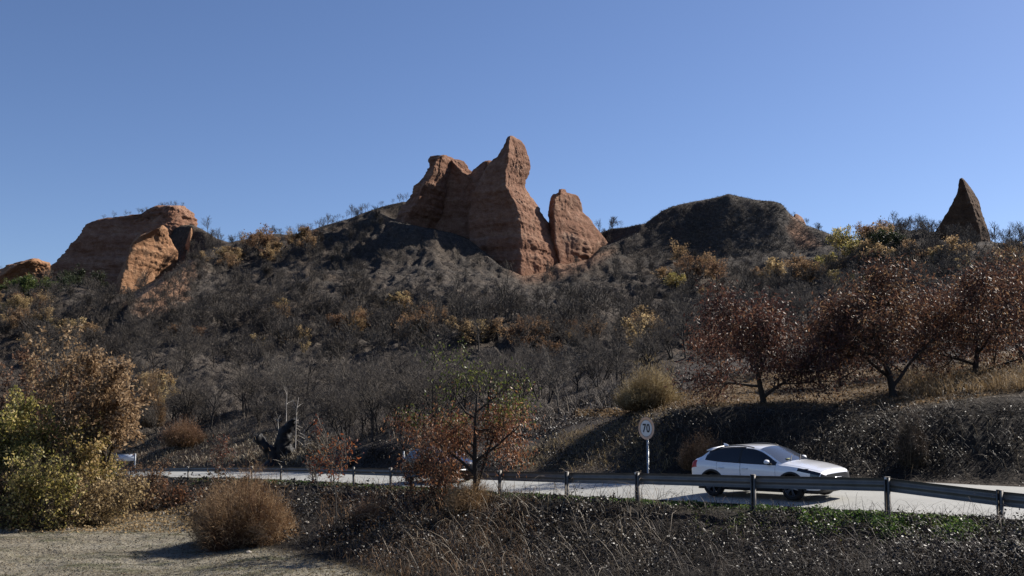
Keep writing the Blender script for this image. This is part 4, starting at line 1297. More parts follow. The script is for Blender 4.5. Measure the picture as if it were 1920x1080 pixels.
def bare_tree(name, seed, H=6.5, levels=4, twn=4, tww=.016, twl=.5, stems=1, mat='burnt', link=True, minr=.008, tr=.11):
    rng = np.random.default_rng(seed)
    mb = MB(); outs = []
    for s in range(stems):
        a = rng.uniform(0, 6.28); ln = .05 if stems == 1 else rng.uniform(.15, .4)
        outs += grow(rng, (.1 * math.cos(a) * (stems > 1), .1 * math.sin(a) * (stems > 1), -.25), (ln * math.cos(a), ln * math.sin(a), 1), H * .72 * (1 if s == 0 else rng.uniform(.7, 1)), tr * (1 if stems == 1 else .7), 0, bare_spec()[:levels], [])
    wood(outs, mb, minr=minr)
    last = levels - 1
    p, d = tips(outs, (last, last - 1), rng, twn)
    dv = unit(d + rng.normal(0, .55, p.shape) + [0, 0, .15])
    ribbons(mb, p, dv, rng.uniform(.5, 1.2, len(p)) * twl, tww, rng, rng.uniform(.45, 1.0, len(p)))
    return mb.build(name, M[mat], link=link)

def leafy_tree(name, seed, H, W, trunk_r, nleaf, lsize, leafm, barkm, loc, rz=0.0, start=.25, lean=(0, 0), droop=.3, asp=.5, tint=(0, 1), stems=1, up=.25, extra=None,
               zsplit=None, levels=4, shape=1.0, minr=.005, spread=.09, twigw=.008, keep=None, ang=(35, 70), clump=(.62, .75)):
    """trunk + crown tree; the crown takes its outline from the branches that carry it"""
    rng = np.random.default_rng(seed)
    outs = []
    spec = [dict(n=(8, 11), len=(.55, .85), ang=ang, start=start, seg=7, wob=.06, up=.1, taper=.25),
            dict(n=(5, 8), len=(.4, .7), ang=(25, 60), start=.2, seg=5, wob=.12, up=up, taper=.3),
            dict(n=(4, 6), len=(.4, .75), ang=(25, 65), start=.15, seg=3, wob=.16, up=up * .6, taper=.3),
            dict(n=(0, 0), len=(.5, .7), ang=(25, 60), start=.2, seg=2, wob=.18, up=0, taper=.3)][:levels]
    for s in range(stems):
        a = rng.uniform(0, 6.28); ln = 0 if stems == 1 else rng.uniform(.2, .55)
        d = (lean[0] + ln * math.cos(a), lean[1] + ln * math.sin(a), 1)
        outs += grow(rng, (.12 * math.cos(a) * (stems > 1), .12 * math.sin(a) * (stems > 1), -.3), d, H * .8 * (1 if s == 0 else rng.uniform(.6, 1)), trunk_r * (1 if stems == 1 else .6), 0, spec, [])
    allp = np.concatenate([o_[1] for o_ in outs])
    r = np.percentile(np.hypot(allp[:, 0] - allp[:, 0].mean(), allp[:, 1] - allp[:, 1].mean()), 97)
    f = W / 2 / max(r, .1); fz = H / max(np.percentile(allp[:, 2], 99), .1)
    outs = [(l, q * [f, f, fz], rr) for l, q, rr in outs]
    root = empty(name, loc, rz)
    tb = MB(); wood(outs, tb, minr=minr); 
    lastl = levels - 1
    p, d = tips(outs, (lastl, lastl - 1), rng, 3)
    ribbons(tb, p, unit(d + rng.normal(0, .5, p.shape)), rng.uniform(.2, .5, len(p)), twigw, rng, rng.uniform(.4, .9, len(p)))
    tb.build('trunk', M[barkm], root)
    nb = sum(1 for o_ in outs if o_[0] in (lastl, lastl - 1))
    per = max(1, int(math.ceil(nleaf * 1.25 / nb)))
    p, d = tips(outs, (lastl, lastl - 1), rng, per, spread)
    # clumping: leaves thin out in some parts of the crown
    cl = fbm(p * 1.1 / max(W / 5, .5), 2, seed)
    pk = rng.uniform(0, 1, len(p)) < np.clip(clump[0] + clump[1] * cl, .06, 1)
    p, d = p[pk], d[pk]
    if keep is not None:
        kk = keep(p, rng); p, d = p[kk], d[kk]
    if len(p) > nleaf:
        sel = rng.choice(len(p), nleaf, replace=False); p, d = p[sel], d[sel]
    ax = unit(d * .5 + rng.normal(0, .6, p.shape) + [0, 0, -droop])
    tn = np.clip(rng.uniform(tint[0], tint[1], len(p)) + .15 * fbm(p * .9, 2, seed + 3), 0, 1)
    L = rng.uniform(.65, 1.25, len(p)) * lsize
    if zsplit is None:
        mb = MB(); leaves(mb, p, ax, L, L * asp, rng, tn); mb.build('crown', M[leafm], root)
    else:
        zc, m2 = zsplit
        hi = p[:, 2] + .7 * fbm(p * 1.0, 2, seed + 9) + rng.normal(0, .6, len(p)) > zc
        for msk, mm, nm in ((~hi, leafm, 'crown'), (hi, m2, 'crown')):
            if msk.sum():
                mb = MB(); leaves(mb, p[msk], ax[msk], L[msk], L[msk] * asp, rng, tn[msk])
                c = mb.build(nm, M[mm], root)
                if mm == m2: c['label'] = 'sparse lime green upper crown'
    return root

# far leafy trees share these meshes
def far_leafy(seed, leafm, H=5.0, n=1100, ls=.34):
    rng = np.random.default_rng(seed)
    spec = [dict(n=(7, 9), len=(.5, .8), ang=(30, 65), start=.22, seg=5, wob=.07, up=.1, taper=.3),
            dict(n=(4, 6), len=(.45, .7), ang=(30, 60), start=.2, seg=3, wob=.12, up=.3, taper=.3),
            dict(n=(0, 0), len=(.5, .7), ang=(30, 60), start=.2, seg=2, wob=.15, up=.2, taper=.3)]
    outs = grow(rng, (0, 0, -.3), (rng.normal(0, .06), rng.normal(0, .06), 1), H * .75, .13, 0, spec, [])
    tb = MB(); wood(outs, tb, minr=.02)
    t = tb.build('trunk', M['burnt'], link=False)
    p, d = tips(outs, (1, 2), rng, 40, .22)
    cl = fbm(p * .9, 2, seed)
    p = p[rng.uniform(0, 1, len(p)) < np.clip(.5 + .9 * cl, .03, 1)]
    if len(p) > n: p = p[rng.choice(len(p), n, replace=False)]
    ax = unit(rng.normal(0, 1, p.shape) + [0, 0, .1])
    mb = MB(); L = rng.uniform(.5, 1.2, len(p)) * ls
    leaves(mb, p, ax, L, L * .6, rng, np.clip(rng.uniform(.1, .9, len(p)) + .25 * fbm(p * .8, 2, seed + 2), 0, 1))
    c = mb.build('crown', M[leafm], link=False)
    return t, c

def bush_stems(name, label, seed, loc, W, H, n, leafm='twig_brown', w=.010, group=None, depth=None, droop=.25, dens=1.0):
    """rounded broom-like shrub: arching stems from a common base under a fluffy dome of fine twigs"""
    rng = np.random.default_rng(seed)
    root = empty(name, loc); tag(root, label, 'bush', group)
    depth = depth or W
    nl_ = 6
    lob = [(np.array([0, 0, 0.]), .74, 1.0)]
    for q in range(nl_):
        a_ = q * 6.28 / nl_ + rng.uniform(-.4, .4); r_ = rng.uniform(.22, .34)
        lob.append((np.array([math.cos(a_) * r_ * W, math.sin(a_) * r_ * depth, 0]), rng.uniform(.36, .56), rng.uniform(.45, .9)))
    wts = np.array([l[1] ** 2 for l in lob]); wts /= wts.sum()
    def dome(m, lo):
        li = rng.choice(len(lob), m, p=wts)
        c0 = np.array([l[0] for l in lob])[li]; sc = np.array([l[1] for l in lob])[li]; hs = np.array([l[2] for l in lob])[li]
        a = rng.uniform(0, 6.28, m); rr = np.sqrt(rng.uniform(0, 1, m))
        k = rng.uniform(lo, 1.0, m) ** .5 * (1 + .22 * fbm(np.stack([np.cos(a) * 1.6 * rr + li, np.sin(a) * 1.6 * rr, 0 * a], 1), 3, seed)) * rng.choice([1, 1, 1, 1, 1.3], m)
        z = np.sqrt(np.clip(1 - rr ** 2.2, 0.0, 1))
        return c0 + np.stack([np.cos(a) * rr * W * .5 * k * sc, np.sin(a) * rr * depth * .5 * k * sc, H * hs * z * k * rng.uniform(.7, 1.0, m) + .02 * H], 1)
    out = dome(n, .6)
    base = out * [.6, .6, 0] + rng.normal(0, .05, (n, 3)); base[:, 2] = -.08
    mid_ = base * .5 + out * .5 + rng.normal(0, .07, (n, 3))
    tb = MB()
    side = unit(np.cross(out - base, rng.normal(0, 1, (n, 3)))) * w
    V = np.stack([base - side, base + side, mid_ - side * .8, mid_ + side * .8, out], 1).reshape(-1, 3)
    b = np.arange(n)[:, None] * 5
    tb.add(V, tris=(b + [[4, 2, 3]]).reshape(-1, 3), quads=(b + [[0, 1, 3, 2]]).reshape(-1, 4), tint=np.repeat(rng.uniform(0, .4, n), 5))
    st = tb.build('stems', M[leafm], root); st['kind'] = 'stuff'
    m = int(n * 4.5 * dens)
    p = dome(m, .35)
    mb = MB()
    cen = np.array([0, 0, H * .15])
    d = unit(unit(p - cen) * .7 + rng.normal(0, .6, (m, 3)) + [0, 0, .2])
    ribbons(mb, p - d * .12, d, rng.uniform(.12, .36, m) * min(1.2, max(H / 2, .6)), w * 1.2, rng, np.clip(rng.uniform(.1, .9, m) + .3 * fbm(p * 1.6, 2, seed + 1), 0, 1), .5)
    c = mb.build('twigs', M[leafm], root); c['kind'] = 'stuff'
    return root

def gz_(x, y, dmin=20.0, dmax=520.0, sink=.05):
    X, Y, Z = ground_at(x, y, dmin, dmax)
    return (X, Y, Z - sink)
def at_D(x, D, sink=.05, y=800):
    X = PU(x, y) * D
    return (X, D, float(ground_z(X, D)) - sink)

# ------------------------------------------------------------------ far woodland: skeleton trees on the burnt slopes
MIDV = [bare_tree('burnt_tree', 100 + i, 6.8, 4, 2, .017, .5, stems=(1, 1, 2, 3, 1, 2)[i], link=False, minr=.012, tr=.16) for i in range(6)]
FARV = [bare_tree('burnt_tree', 200 + i, 5.6, 3, 9, .042, .75, stems=(1, 2, 3, 1)[i], link=False, minr=.03) for i in range(4)]
FARV += [bare_tree('burnt_tree', 220 + i, 7.2, 3, 2, .05, .6, link=False, minr=.04, tr=.12) for i in range(3)]
SLIM = [bare_tree('skyline_tree', 250 + i, 5.0, 3, 2, .03, .7, link=False, minr=.022, tr=.07) for i in range(3)]
SKX = np.array(SKYX, float); SKYv = np.array(SKYY, float)
def sky_y(x):
    u = PU(x, 440)
    j = int(np.clip(round((u + UMAX) / (2 * UMAX) * (NU - 1)), 0, NU - 1))
    return float(PY[:, j].min())
def dens(x, y):
    if y < sky_y(x) + 3: return 0
    if 95 < x < 385 and y < 540 and not (x > 335 and y > 480): return 0.0
    if 715 < x < 1125 and y < 470: return 0.03
    if 1150 < x < 1600 and y < 505: return .05
    if 690 < x < 1150 and 460 < y < 575: return .07
    if x < 250 and 690 < y: return .12
    if x > 1240 and y > 715 - (x - 1240) * .06: return 0
    if x > 1240 and y > 620: return .5
    if x > 1040 and y > 770 - (x - 1040) * .3: return 0
    if x < 560 and y > 815: return 0
    if y > 835: return 0
    if 480 < x < 760 and y < 560: return .6
    if 250 < x < 1250 and 660 < y < 800: return .5
    return 1.0
cand = []
rng = np.random.default_rng(77)
tries = 0
while len(cand) < 1400 and tries < 30000:
    tries += 1
    x = rng.uniform(-60, 1985); y = rng.uniform(395, 835)
    dd = dens(x, y)
    if dd <= 0 or rng.uniform() > dd: continue
    X, Y, Z = ground_at(x, y, 70, 500)
    px, py = proj(X, Y, Z)
    if abs(py - y) > 14: continue
    if rng.uniform() > min(1.0, (Y / 230.0)) : continue
    if Y < 190 and vnoise(np.array([X * .05, Y * .05, 0.]), 5) < -.35: continue
    cand.append((Y, X, Z, x, y))
# skyline trees
for xa, xb, n in ((170, 345, 16), (440, 560, 10), (565, 720, 26), (735, 768, 5), (1130, 1160, 2), (1455, 1530, 5), (1590, 1640, 10), (1690, 1765, 22), (1868, 1960, 10)):
    for _k in range(n):
        x = rng.uniform(xa, xb)
        if xa == 170:
            Dk = 446.0
            X = PU(x, 400) * Dk
            Z = float(ground_z(X, Dk))
            yt = np.interp(x, [163, 178, 213, 245, 280, 300, 340, 348], [420, 413, 408, 404, 398, 391, 388, 392])
            Z = P(x, yt + 2, 438)[2]; Y = 438.0; X = PU(x, yt) * Y
            cand.append((Y - 0.001, X, Z - .3, x, -1)); continue
        X, Y, Z = ground_at(x, 100, 120, 500)
        cand.append((Y, X, Z, x, -1))
cand.sort()
NIND = 285
ind, rest = cand[:NIND], cand[NIND:]
# skyline trees stand out singly: keep them as things too
sk_t = [c for c in rest if c[4] == -1]
rest = [c for c in rest if c[4] != -1]
if len(ind) + len(sk_t) > 296:
    cut_ = len(ind) + len(sk_t) - 296
    rest = ind[-cut_:] + rest; ind = ind[:-cut_]
def region(x):
    return ('gully under the left cliff' if x < 300 else 'slope behind the charred stump' if x < 620 else 'slope left of the roadside tree top' if x < 800 else
            'slope behind the roadside tree top' if x < 960 else 'slope above the dark cut bank' if x < 1160 else 'slope left of the dark red orchard' if x < 1320 else 'slope behind the dark red orchard')
for k, (Y, X, Z, x, y) in enumerate(ind + sk_t):
    sl = y == -1
    src = SLIM[int(rng.integers(0, 3))] if sl and x < 1860 else MIDV[int(rng.integers(0, 6))] if Y < 170 or sl else FARV[int(rng.integers(0, 7))]
    o = src.copy(); COL.objects.link(o)
    o.location = (X, Y, Z - .05); o.rotation_euler = (rng.normal(0, .05), rng.normal(0, .05), rng.uniform(0, 6.28))
    s = rng.uniform(.55, 1.1) * (1 if not sl else (.8 if Y > 380 else .95))
    if Y < 110: s *= .78
    elif Y < 150: s *= .92
    o.scale = (s * rng.uniform(.85, 1.15), s * rng.uniform(.85, 1.15), s)
    if sl:
        o.name = 'skyline_tree'
        rg = 'left cliff rim' if x < 400 else 'saddle left of the twin peaked rock' if x < 770 else 'shoulder of the black hill' if x < 1560 else 'ridge beside the pointed spire'
        tag(o, 'small bare dead tree on the skyline, ' + rg, 'tree', 'bare trees on the ' + rg)
    else:
        tag(o, 'leafless fire blackened tree in the ' + region(x), 'tree', 'burnt trees in the ' + (region(x)))

# the remaining, smaller ones: one mass of woodland
hid = bpy.data.collections.new('woodland_sources')
for o in FARV: hid.objects.link(o)
pts_m = bpy.data.meshes.new('burnt_woodland')
Pv = np.array([(c[1], c[0], c[2]) for c in rest])
pts_m.from_pydata([tuple(v) for v in Pv], [], [])
wood_o = bpy.data.objects.new('burnt_woodland', pts_m); COL.objects.link(wood_o)
tag(wood_o, 'far mass of small leafless burnt trees on the upper slopes', kind='stuff')
ng = bpy.data.node_groups.new('woodland', 'GeometryNodeTree')
ng.interface.new_socket('Geometry', in_out='INPUT', socket_type='NodeSocketGeometry')
ng.interface.new_socket('Geometry', in_out='OUTPUT', socket_type='NodeSocketGeometry')
N = ng.nodes
gi, go = N.new('NodeGroupInput'), N.new('NodeGroupOutput')
mp_ = N.new('GeometryNodeMeshToPoints'); ci = N.new('GeometryNodeCollectionInfo'); ip = N.new('GeometryNodeInstanceOnPoints')
ci.inputs['Collection'].default_value = hid; ci.inputs['Separate Children'].default_value = True; ci.inputs['Reset Children'].default_value = True
ip.inputs['Pick Instance'].default_value = True
r1 = N.new('FunctionNodeRandomValue'); r1.data_type = 'FLOAT_VECTOR'; r1.inputs[0].default_value = (-.06, -.06, 0); r1.inputs[1].default_value = (.06, .06, 6.28)
r2 = N.new('FunctionNodeRandomValue'); r2.data_type = 'FLOAT'; r2.inputs[2].default_value = .5; r2.inputs[3].default_value = 1.05
L_ = ng.links.new
L_(gi.outputs[0], mp_.inputs[0]); L_(mp_.outputs[0], ip.inputs['Points']); L_(ci.outputs[0], ip.inputs['Instance'])
L_(r1.outputs[0], ip.inputs['Rotation']); L_(r2.outputs[1], ip.inputs['Scale']); L_(ip.outputs[0], go.inputs[0])
md = wood_o.modifiers.new('woodland', 'NODES'); md.node_group = ng

# scorched and green trees in leaf, each a tree of its own
FL = {m: [far_leafy(300 + 10 * q + i, m, 5.0) for i in range(3)] for q, m in enumerate(('scorched', 'tan_leaf', 'olive_leaf', 'green_leaf', 'dark_green'))}
CL = [(490, 478, 13, 60, 18, 'scorched', 1.0, 'saddle slope left of the twin peaked rock'), (560, 462, 5, 30, 8, 'scorched', .9, 'saddle just below the skyline'), (425, 500, 8, 30, 18, 'tan_leaf', .9, 'gully right of the left cliff'),
      (660, 625, 9, 34, 14, 'scorched', .8, 'burnt slope left of centre'), (785, 632, 12, 40, 18, 'scorched', .8, 'slope above the roadside tree'), (525, 600, 3, 14, 22, 'tan_leaf', .7, 'dark slope left of centre'),
      (1005, 650, 12, 42, 22, 'scorched', .7, 'slope right of the roadside tree'), (890, 645, 7, 40, 14, 'tan_leaf', .6, 'slope under the rock'), (1215, 645, 7, 14, 28, 'tan_leaf', .85, 'tall pale clump left of the dark red orchard'),
      (1300, 525, 13, 44, 14, 'scorched', .95, 'foot of the black hill'), (1440, 528, 7, 50, 10, 'tan_leaf', .8, 'slope above the dark red orchard'), (1512, 535, 5, 20, 9, 'scorched', 1.0, 'hollow right of the black hill'),
      (1655, 462, 9, 32, 13, 'scorched', 1.0, 'ridge left of the pointed spire'), (1612, 500, 7, 32, 12, 'tan_leaf', .9, 'slope below the right ridge'), (1740, 490, 12, 62, 20, 'tan_leaf', .85, 'slope under the pointed spire'),
      (1870, 510, 8, 55, 20, 'scorched', .8, 'slope at the right edge'), (30, 615, 13, 60, 28, 'tan_leaf', .95, 'slope at the left edge'), (60, 580, 6, 50, 12, 'scorched', .8, 'upper slope at the left edge'),
      (190, 512, 6, 28, 12, 'olive_leaf', .85, 'foot of the left cliff'), (60, 556, 11, 60, 9, 'green_leaf', .8, 'green belt at the far left'), (135, 540, 7, 40, 8, 'dark_green', .8, 'green belt under the left cliff'),
      (1590, 482, 6, 26, 9, 'olive_leaf', .95, 'dip between the black hill and right ridge'), (1660, 480, 5, 30, 10, 'dark_green', .95, 'right ridge below the orange clump'), (1545, 515, 4, 20, 8, 'olive_leaf', .8, 'lower edge of the right ridge'), (1270, 548, 3, 16, 6, 'olive_leaf', .8, 'base of the black hill'),
      (1600, 555, 6, 60, 12, 'olive_leaf', .6, 'slope behind the dark red orchard'), (1330, 560, 6, 45, 12, 'scorched', .6, 'slope behind the orchard edge'), (740, 595, 7, 50, 12, 'tan_leaf', .7, 'middle slope'), (120, 640, 5, 50, 15, 'tan_leaf', .7, 'shaded gully at left'),
      (1110, 640, 6, 40, 20, 'scorched', .6, 'slope above the lit bank'), (560, 660, 6, 60, 25, 'tan_leaf', .6, 'grey lower slope left of centre'), (340, 640, 5, 40, 25, 'scorched', .6, 'dark slope right of the left gully'),
      (290, 745, 6, 22, 26, 'tan_leaf', .62, 'strip behind the left roadside tree')]
hue = {'scorched': 'orange brown scorched', 'tan_leaf': 'pale tan scorched', 'olive_leaf': 'yellow green', 'green_leaf': 'green', 'dark_green': 'dark green'}
for (cx, cy, n, sx_, sy_, m, s0, where) in CL:
    for k in range(n):
        x = cx + rng.normal(0, sx_ * .55); y = cy + rng.normal(0, sy_ * .55)
        X, Y, Z = ground_at(x, max(y, sky_y(x) + 1), 75, 500)
        t, c = FL[m][int(rng.integers(0, 3))]
        r_ = empty('leafy_tree', (X, Y, Z - .1), rng.uniform(0, 6.28))
        s = 1.3 * s0 * rng.uniform(.7, 1.25) * (1.15 if Y > 280 else 1)
        r_.scale = (s * rng.uniform(.95, 1.3), s * rng.uniform(.95, 1.3), s * rng.uniform(.8, 1.1))
        for src in (t, c):
            q = src.copy(); COL.objects.link(q); q.parent = r_
        tag(r_, hue[m] + ' tree on the ' + where, 'tree', hue[m] + ' trees on the ' + where)

# charred scrub over the far slopes
def scrub(name, label, n, xr, yr, hgt, nb, mat, wid, seed, accept, dmin=75, dmax=500, up=.6):
    rng = np.random.default_rng(seed)
    mb = MB(); Ps = []
    t_ = 0
    while len(Ps) < n and t_ < n * 6:
        t_ += 1
        x = rng.uniform(*xr); y = rng.uniform(*yr)
        if not accept(x, y): continue
        X, Y, Z = ground_at(x, y, dmin, dmax)
        X += rng.normal(0, .004 * Y); Y += rng.normal(0, .008 * Y)
        Ps.append((X, Y, Z))
    Ps = np.array(Ps); Ps[:, 2] = ground_z(Ps[:, 0], Ps[:, 1])
    p = np.repeat(Ps, nb, 0)
    dist_ = np.repeat(Ps[:, 1], nb)
    h = hgt * rng.uniform(.4, 1.2, len(p)) * np.repeat(rng.uniform(.6, 1.3, len(Ps)), nb)
    p = p + np.stack([rng.normal(0, .45, len(p)) * hgt, rng.normal(0, .45, len(p)) * hgt, np.full(len(p), -.08)], 1)
    d = unit(np.stack([rng.normal(0, .6, len(p)), rng.normal(0, .6, len(p)), np.full(len(p), up)], 1))
    ribbons(mb, p, d, h, wid * np.clip(dist_ / 250, .35, 1.6), rng, np.clip(np.repeat(rng.uniform(.05, .75, len(Ps)), nb) + rng.normal(0, .15, len(p)), 0, 1), .5)
    o = mb.build(name, M[mat]); tag(o, label, kind='stuff')
    return o
scrub('charred_scrub', 'charred scrub and stubble covering the burnt slopes', 30000, (-40, 1960), (360, 840), .95, 5, 'twig_grey', .085, 5,
      lambda x, y: y > sky_y(x) - 1 and not (x > 1240 and y > 650) and not (x > 1000 and y > 800) and not (x < 560 and y > 825) and not (100 < x < 335 and y < 540))

scrub('charred_heath', 'rows of low charred heath on the dark hill right of centre', 6000, (1125, 1600), (362, 515), .7, 6, 'twig_grey', .075, 6,
      lambda x, y: y > sky_y(x) - 1, dmin=360)

# ------------------------------------------------------------------ roadside trees and bushes
# tree in front of the rail: rust leaves below, thin green top
loc = gz_(893, 948, 22, 60)
dC = loc[1]
H_ = (948 - 655) / F * dC; W_ = 248 / F * dC
r_ = leafy_tree('roadside_tree', 11, H_, W_ * 1.08, .12, 11500, .115, 'rust_leaf', 'brown_bark', loc, 0.4, start=.16, lean=(-.10, 0), droop=.95, asp=.42, zsplit=(H_ * .64, 'lime_leaf'), spread=.22, clump=(.75, .5), minr=.008, twigw=.012, ang=(40, 88), up=.12,
                keep=lambda p, rng: rng.uniform(0, 1, len(p)) < np.where(p[:, 2] > H_ * .60 + .5 * fbm(p * .9, 2, 4), .22, 1.0))
tag(r_, 'small roadside tree with hanging rust brown leaves and a thin green top', 'tree')

loc2 = gz_(828, 936, 24, 60)
r_ = leafy_tree('leafy_bush', 12, 118 / F * loc2[1], 130 / F * loc2[1], .05, 2600, .115, 'rust_leaf', 'brown_bark', loc2, 1.0, start=.2, droop=.9, asp=.42, stems=3, spread=.2, clump=(.75, .5), minr=.006)
tag(r_, 'rust leaved shoots hanging over the rail at the foot of the roadside tree', 'bush')
def sapling(x, y, ytop, wpx, seed, leafm, n, label, dmin, lo=.35, ls=.13, w=.014):
    loc = gz_(x, y, dmin, 120)
    D = loc[1]; H = (y - ytop) / F * D; W = wpx / F * D
    r_ = leafy_tree('sapling', seed, H, W, .03, n, ls, leafm, 'grey_bark', loc, seed, start=lo, droop=.7, asp=.4, levels=3, ang=(20, 40), twigw=w, minr=.010)
    tag(r_, label, 'sapling')
sapling(413, 906, 818, 44, 21, 'rust_leaf', 420, 'thin young tree with drooping orange brown leaves in front of the far rail', 50, .2, .17, .02)
sapling(629, 1000, 806, 96, 22, 'orange_leaf', 520, 'slender pale stemmed young tree with bright orange leaves below the rail', 30, .5, .14)
sapling(596, 925, 855, 34, 23, 'orange_leaf', 90, 'tiny young tree with a few hanging orange leaves by the rail', 40, .3, .15)

# left group of trees
def big(name, x, ybase, ytop, wpx, D, seed, leafm, bark, nleaf, ls, label, **kw):
    loc = at_D(x, D, .1, ybase)
    cat_ = kw.pop('cat', 'tree')
    H = P(x, ytop, D)[2] - loc[2]; W = wpx / F * D
    r_ = leafy_tree(name, seed, H, W, kw.pop('tr', .14), nleaf, ls, leafm, bark, loc, seed * .7, **kw)
    tag(r_, label, cat_)
    return r_
big('roadside_tree', 140, 940, 618, 150, 50, 31, 'tan_leaf', 'grey_bark', 3000, .20, 'tall thin leaved tree with a grey trunk rising above the left roadside thicket', start=.42, droop=.2, asp=.62, lean=(.05, 0))
big('roadside_tree', 206, 935, 668, 170, 48.5, 32, 'tan_leaf', 'brown_bark', 9500, .19, 'dense tan leaved tree leaning right beside the pale blue board', start=.36, droop=.3, asp=.6, lean=(.16, 0), clump=(.8, .5))
big('roadside_tree', 30, 935, 668, 200, 57, 33, 'scorched', 'brown_bark', 8500, .21, 'brown leaved tree at the left edge behind the green bushes', start=.25, droop=.3, asp=.6)
big('roadside_tree', 105, 940, 690, 150, 58, 34, 'tan_leaf', 'brown_bark', 7000, .20, 'brown leaved tree behind the grey trunk of the tall thin tree', start=.25, droop=.3, asp=.6)
big('leafy_bush', 22, 955, 750, 180, 46, 35, 'olive_leaf', 'brown_bark', 15000, .155, 'large yellow green bush filling the lower left corner', start=.10, stems=4, droop=.1, asp=.62, tr=.09, cat='bush')
big('leafy_bush', 128, 955, 788, 175, 47, 36, 'olive_leaf', 'brown_bark', 11000, .155, 'yellow green and brown bush right of the largest green bush', start=.10, stems=4, droop=.15, asp=.62, tr=.08, tint=(.25, 1), cat='bush')
big('leafy_bush', 75, 965, 850, 130, 44, 37, 'olive_leaf', 'brown_bark', 5000, .14, 'low deep green bush in front of the yellow green bushes', start=.08, stems=4, droop=.1, asp=.6, tr=.05, cat='bush')
big('leafy_bush', 172, 960, 846, 100, 50, 38, 'olive_leaf', 'brown_bark', 2600, .15, 'small yellowing bush before the left end of the rail', start=.08, stems=4, droop=.2, asp=.6, tr=.05, tint=(.3, 1), cat='bush')
big('leafy_bush', 262, 965, 868, 120, 52, 39, 'scorched', 'brown_bark', 2800, .15, 'low orange brown leafy bush at the left end of the rail', start=.06, stems=5, droop=.4, asp=.6, tr=.05, cat='bush')
big('leafy_bush', 165, 975, 888, 190, 46, 40, 'tan_leaf', 'brown_bark', 6500, .14, 'low tan bush spreading along the edge of the dirt clearing', start=.05, stems=6, droop=.4, asp=.6, tr=.04, cat='bush')
big('leafy_bush', 318, 968, 902, 120, 53, 42, 'rust_leaf', 'brown_bark', 1800, .14, 'low rusty bush between the tan bush and the brown broom mound', start=.05, stems=5, droop=.4, asp=.5, tr=.04, cat='bush')
big('leafy_bush', -25, 975, 880, 110, 44, 43, 'tan_leaf', 'brown_bark', 2200, .14, 'tan bush cut by the left edge under the green bush', start=.05, stems=5, droop=.3, asp=.6, tr=.04, cat='bush')

# brown broom mound on the edge of the clearing
l_ = gz_(462, 1022, 26, 60)
bush_stems('broom_bush', 'big rounded red brown bush of fine dry stems beside the dirt clearing', 51, l_, 215 / F * l_[1], 128 / F * l_[1], 5200, 'twig_brown', .010)
l_ = gz_(1217, 768, 45, 75)
bush_stems('broom_bush', 'pale tan broom bush on the grey slope above the speed sign', 52, l_, 138 / F * l_[1], 78 / F * l_[1], 2800, 'straw', .013)
l_ = gz_(1318, 880, 36, 60)
bush_stems('broom_bush', 'low red brown bush on the bank behind the white car', 53, l_, 95 / F * l_[1], 62 / F * l_[1], 1500, 'twig_brown', .010)
l_ = gz_(1712, 870, 30, 60)
bush_stems('broom_bush', 'tall greyish dry bush on the dark bank right of the white car', 54, l_, 62 / F * l_[1], 105 / F * l_[1], 900, 'cane', .010)
l_ = gz_(880, 958, 24, 50)
bush_stems('broom_bush', 'dry brown bush at the foot of the rust leaved roadside tree', 55, l_, 120 / F * l_[1], 58 / F * l_[1], 1300, 'twig_brown', .010)
l_ = gz_(700, 985, 26, 50)
bush_stems('broom_bush', 'low reddish dry bush on the bank left of the roadside tree', 56, l_, 110 / F * l_[1], 48 / F * l_[1], 1100, 'twig_brown', .009)
l_ = gz_(345, 838, 80, 160)
bush_stems('broom_bush', 'reddish brown twiggy bush in the field beyond the road', 57, l_, 85 / F * l_[1], 55 / F * l_[1], 1400, 'twig_brown', .025)
l_ = gz_(284, 800, 80, 170)
bush_stems('broom_bush', 'tall brownish fuzzy bush behind the tan leaved left tree', 58, l_, 60 / F * l_[1], 105 / F * l_[1], 1800, 'twig_brown', .028)

# dark red orchard on the terrace
def orchard(x, y, ytop, wpx, seed, n, label, leafm='wine_leaf', **kw):
    loc = gz_(x, y, 38, 90)
    D = loc[1]; H = (y - ytop) / F * D; W = wpx / F * D
    r_ = leafy_tree('orchard_tree', seed, H, W, kw.pop('tr', .15), n, kw.pop('ls', .185), leafm, kw.pop('bark', 'brown_bark'), loc, seed * 1.3, start=.13, droop=.75, asp=.36, spread=.36, ang=(40, 95), clump=(.75, .5), minr=.010, twigw=.014, **kw)
    tag(r_, label, 'tree', None)
orchard(1433, 757, 556, 300, 61, 12400, 'dark red leaved tree on a short thick trunk, nearest the speed sign', up=.3)
orchard(1676, 745, 500, 290, 62, 15000, 'tallest dark leaved tree, on the terrace edge above the dry grass', up=.35, tr=.17)
orchard(1822, 712, 525, 265, 63, 14000, 'dark wine red leaved tree standing behind tall straw grass', up=.3)
orchard(1575, 728, 562, 230, 64, 6400, 'smaller dark red tree between the first and the tallest orchard trees', up=.3, tr=.1)
orchard(1915, 680, 495, 240, 65, 10400, 'dark red leaved tree cut by the right edge', up=.3)
orchard(1750, 690, 545, 210, 66, 7600, 'dark red tree in the second row behind the tallest tree', up=.3, tr=.12)
orchard(1350, 690, 610, 130, 67, 3800, 'low rusty red tree in the second row left of the first orchard tree', leafm='rust_leaf', up=.3, tr=.08)
orchard(1640, 660, 575, 90, 68, 1800, 'small green leaved tree glimpsed between the orchard crowns', leafm='olive_leaf', up=.3, tr=.08)

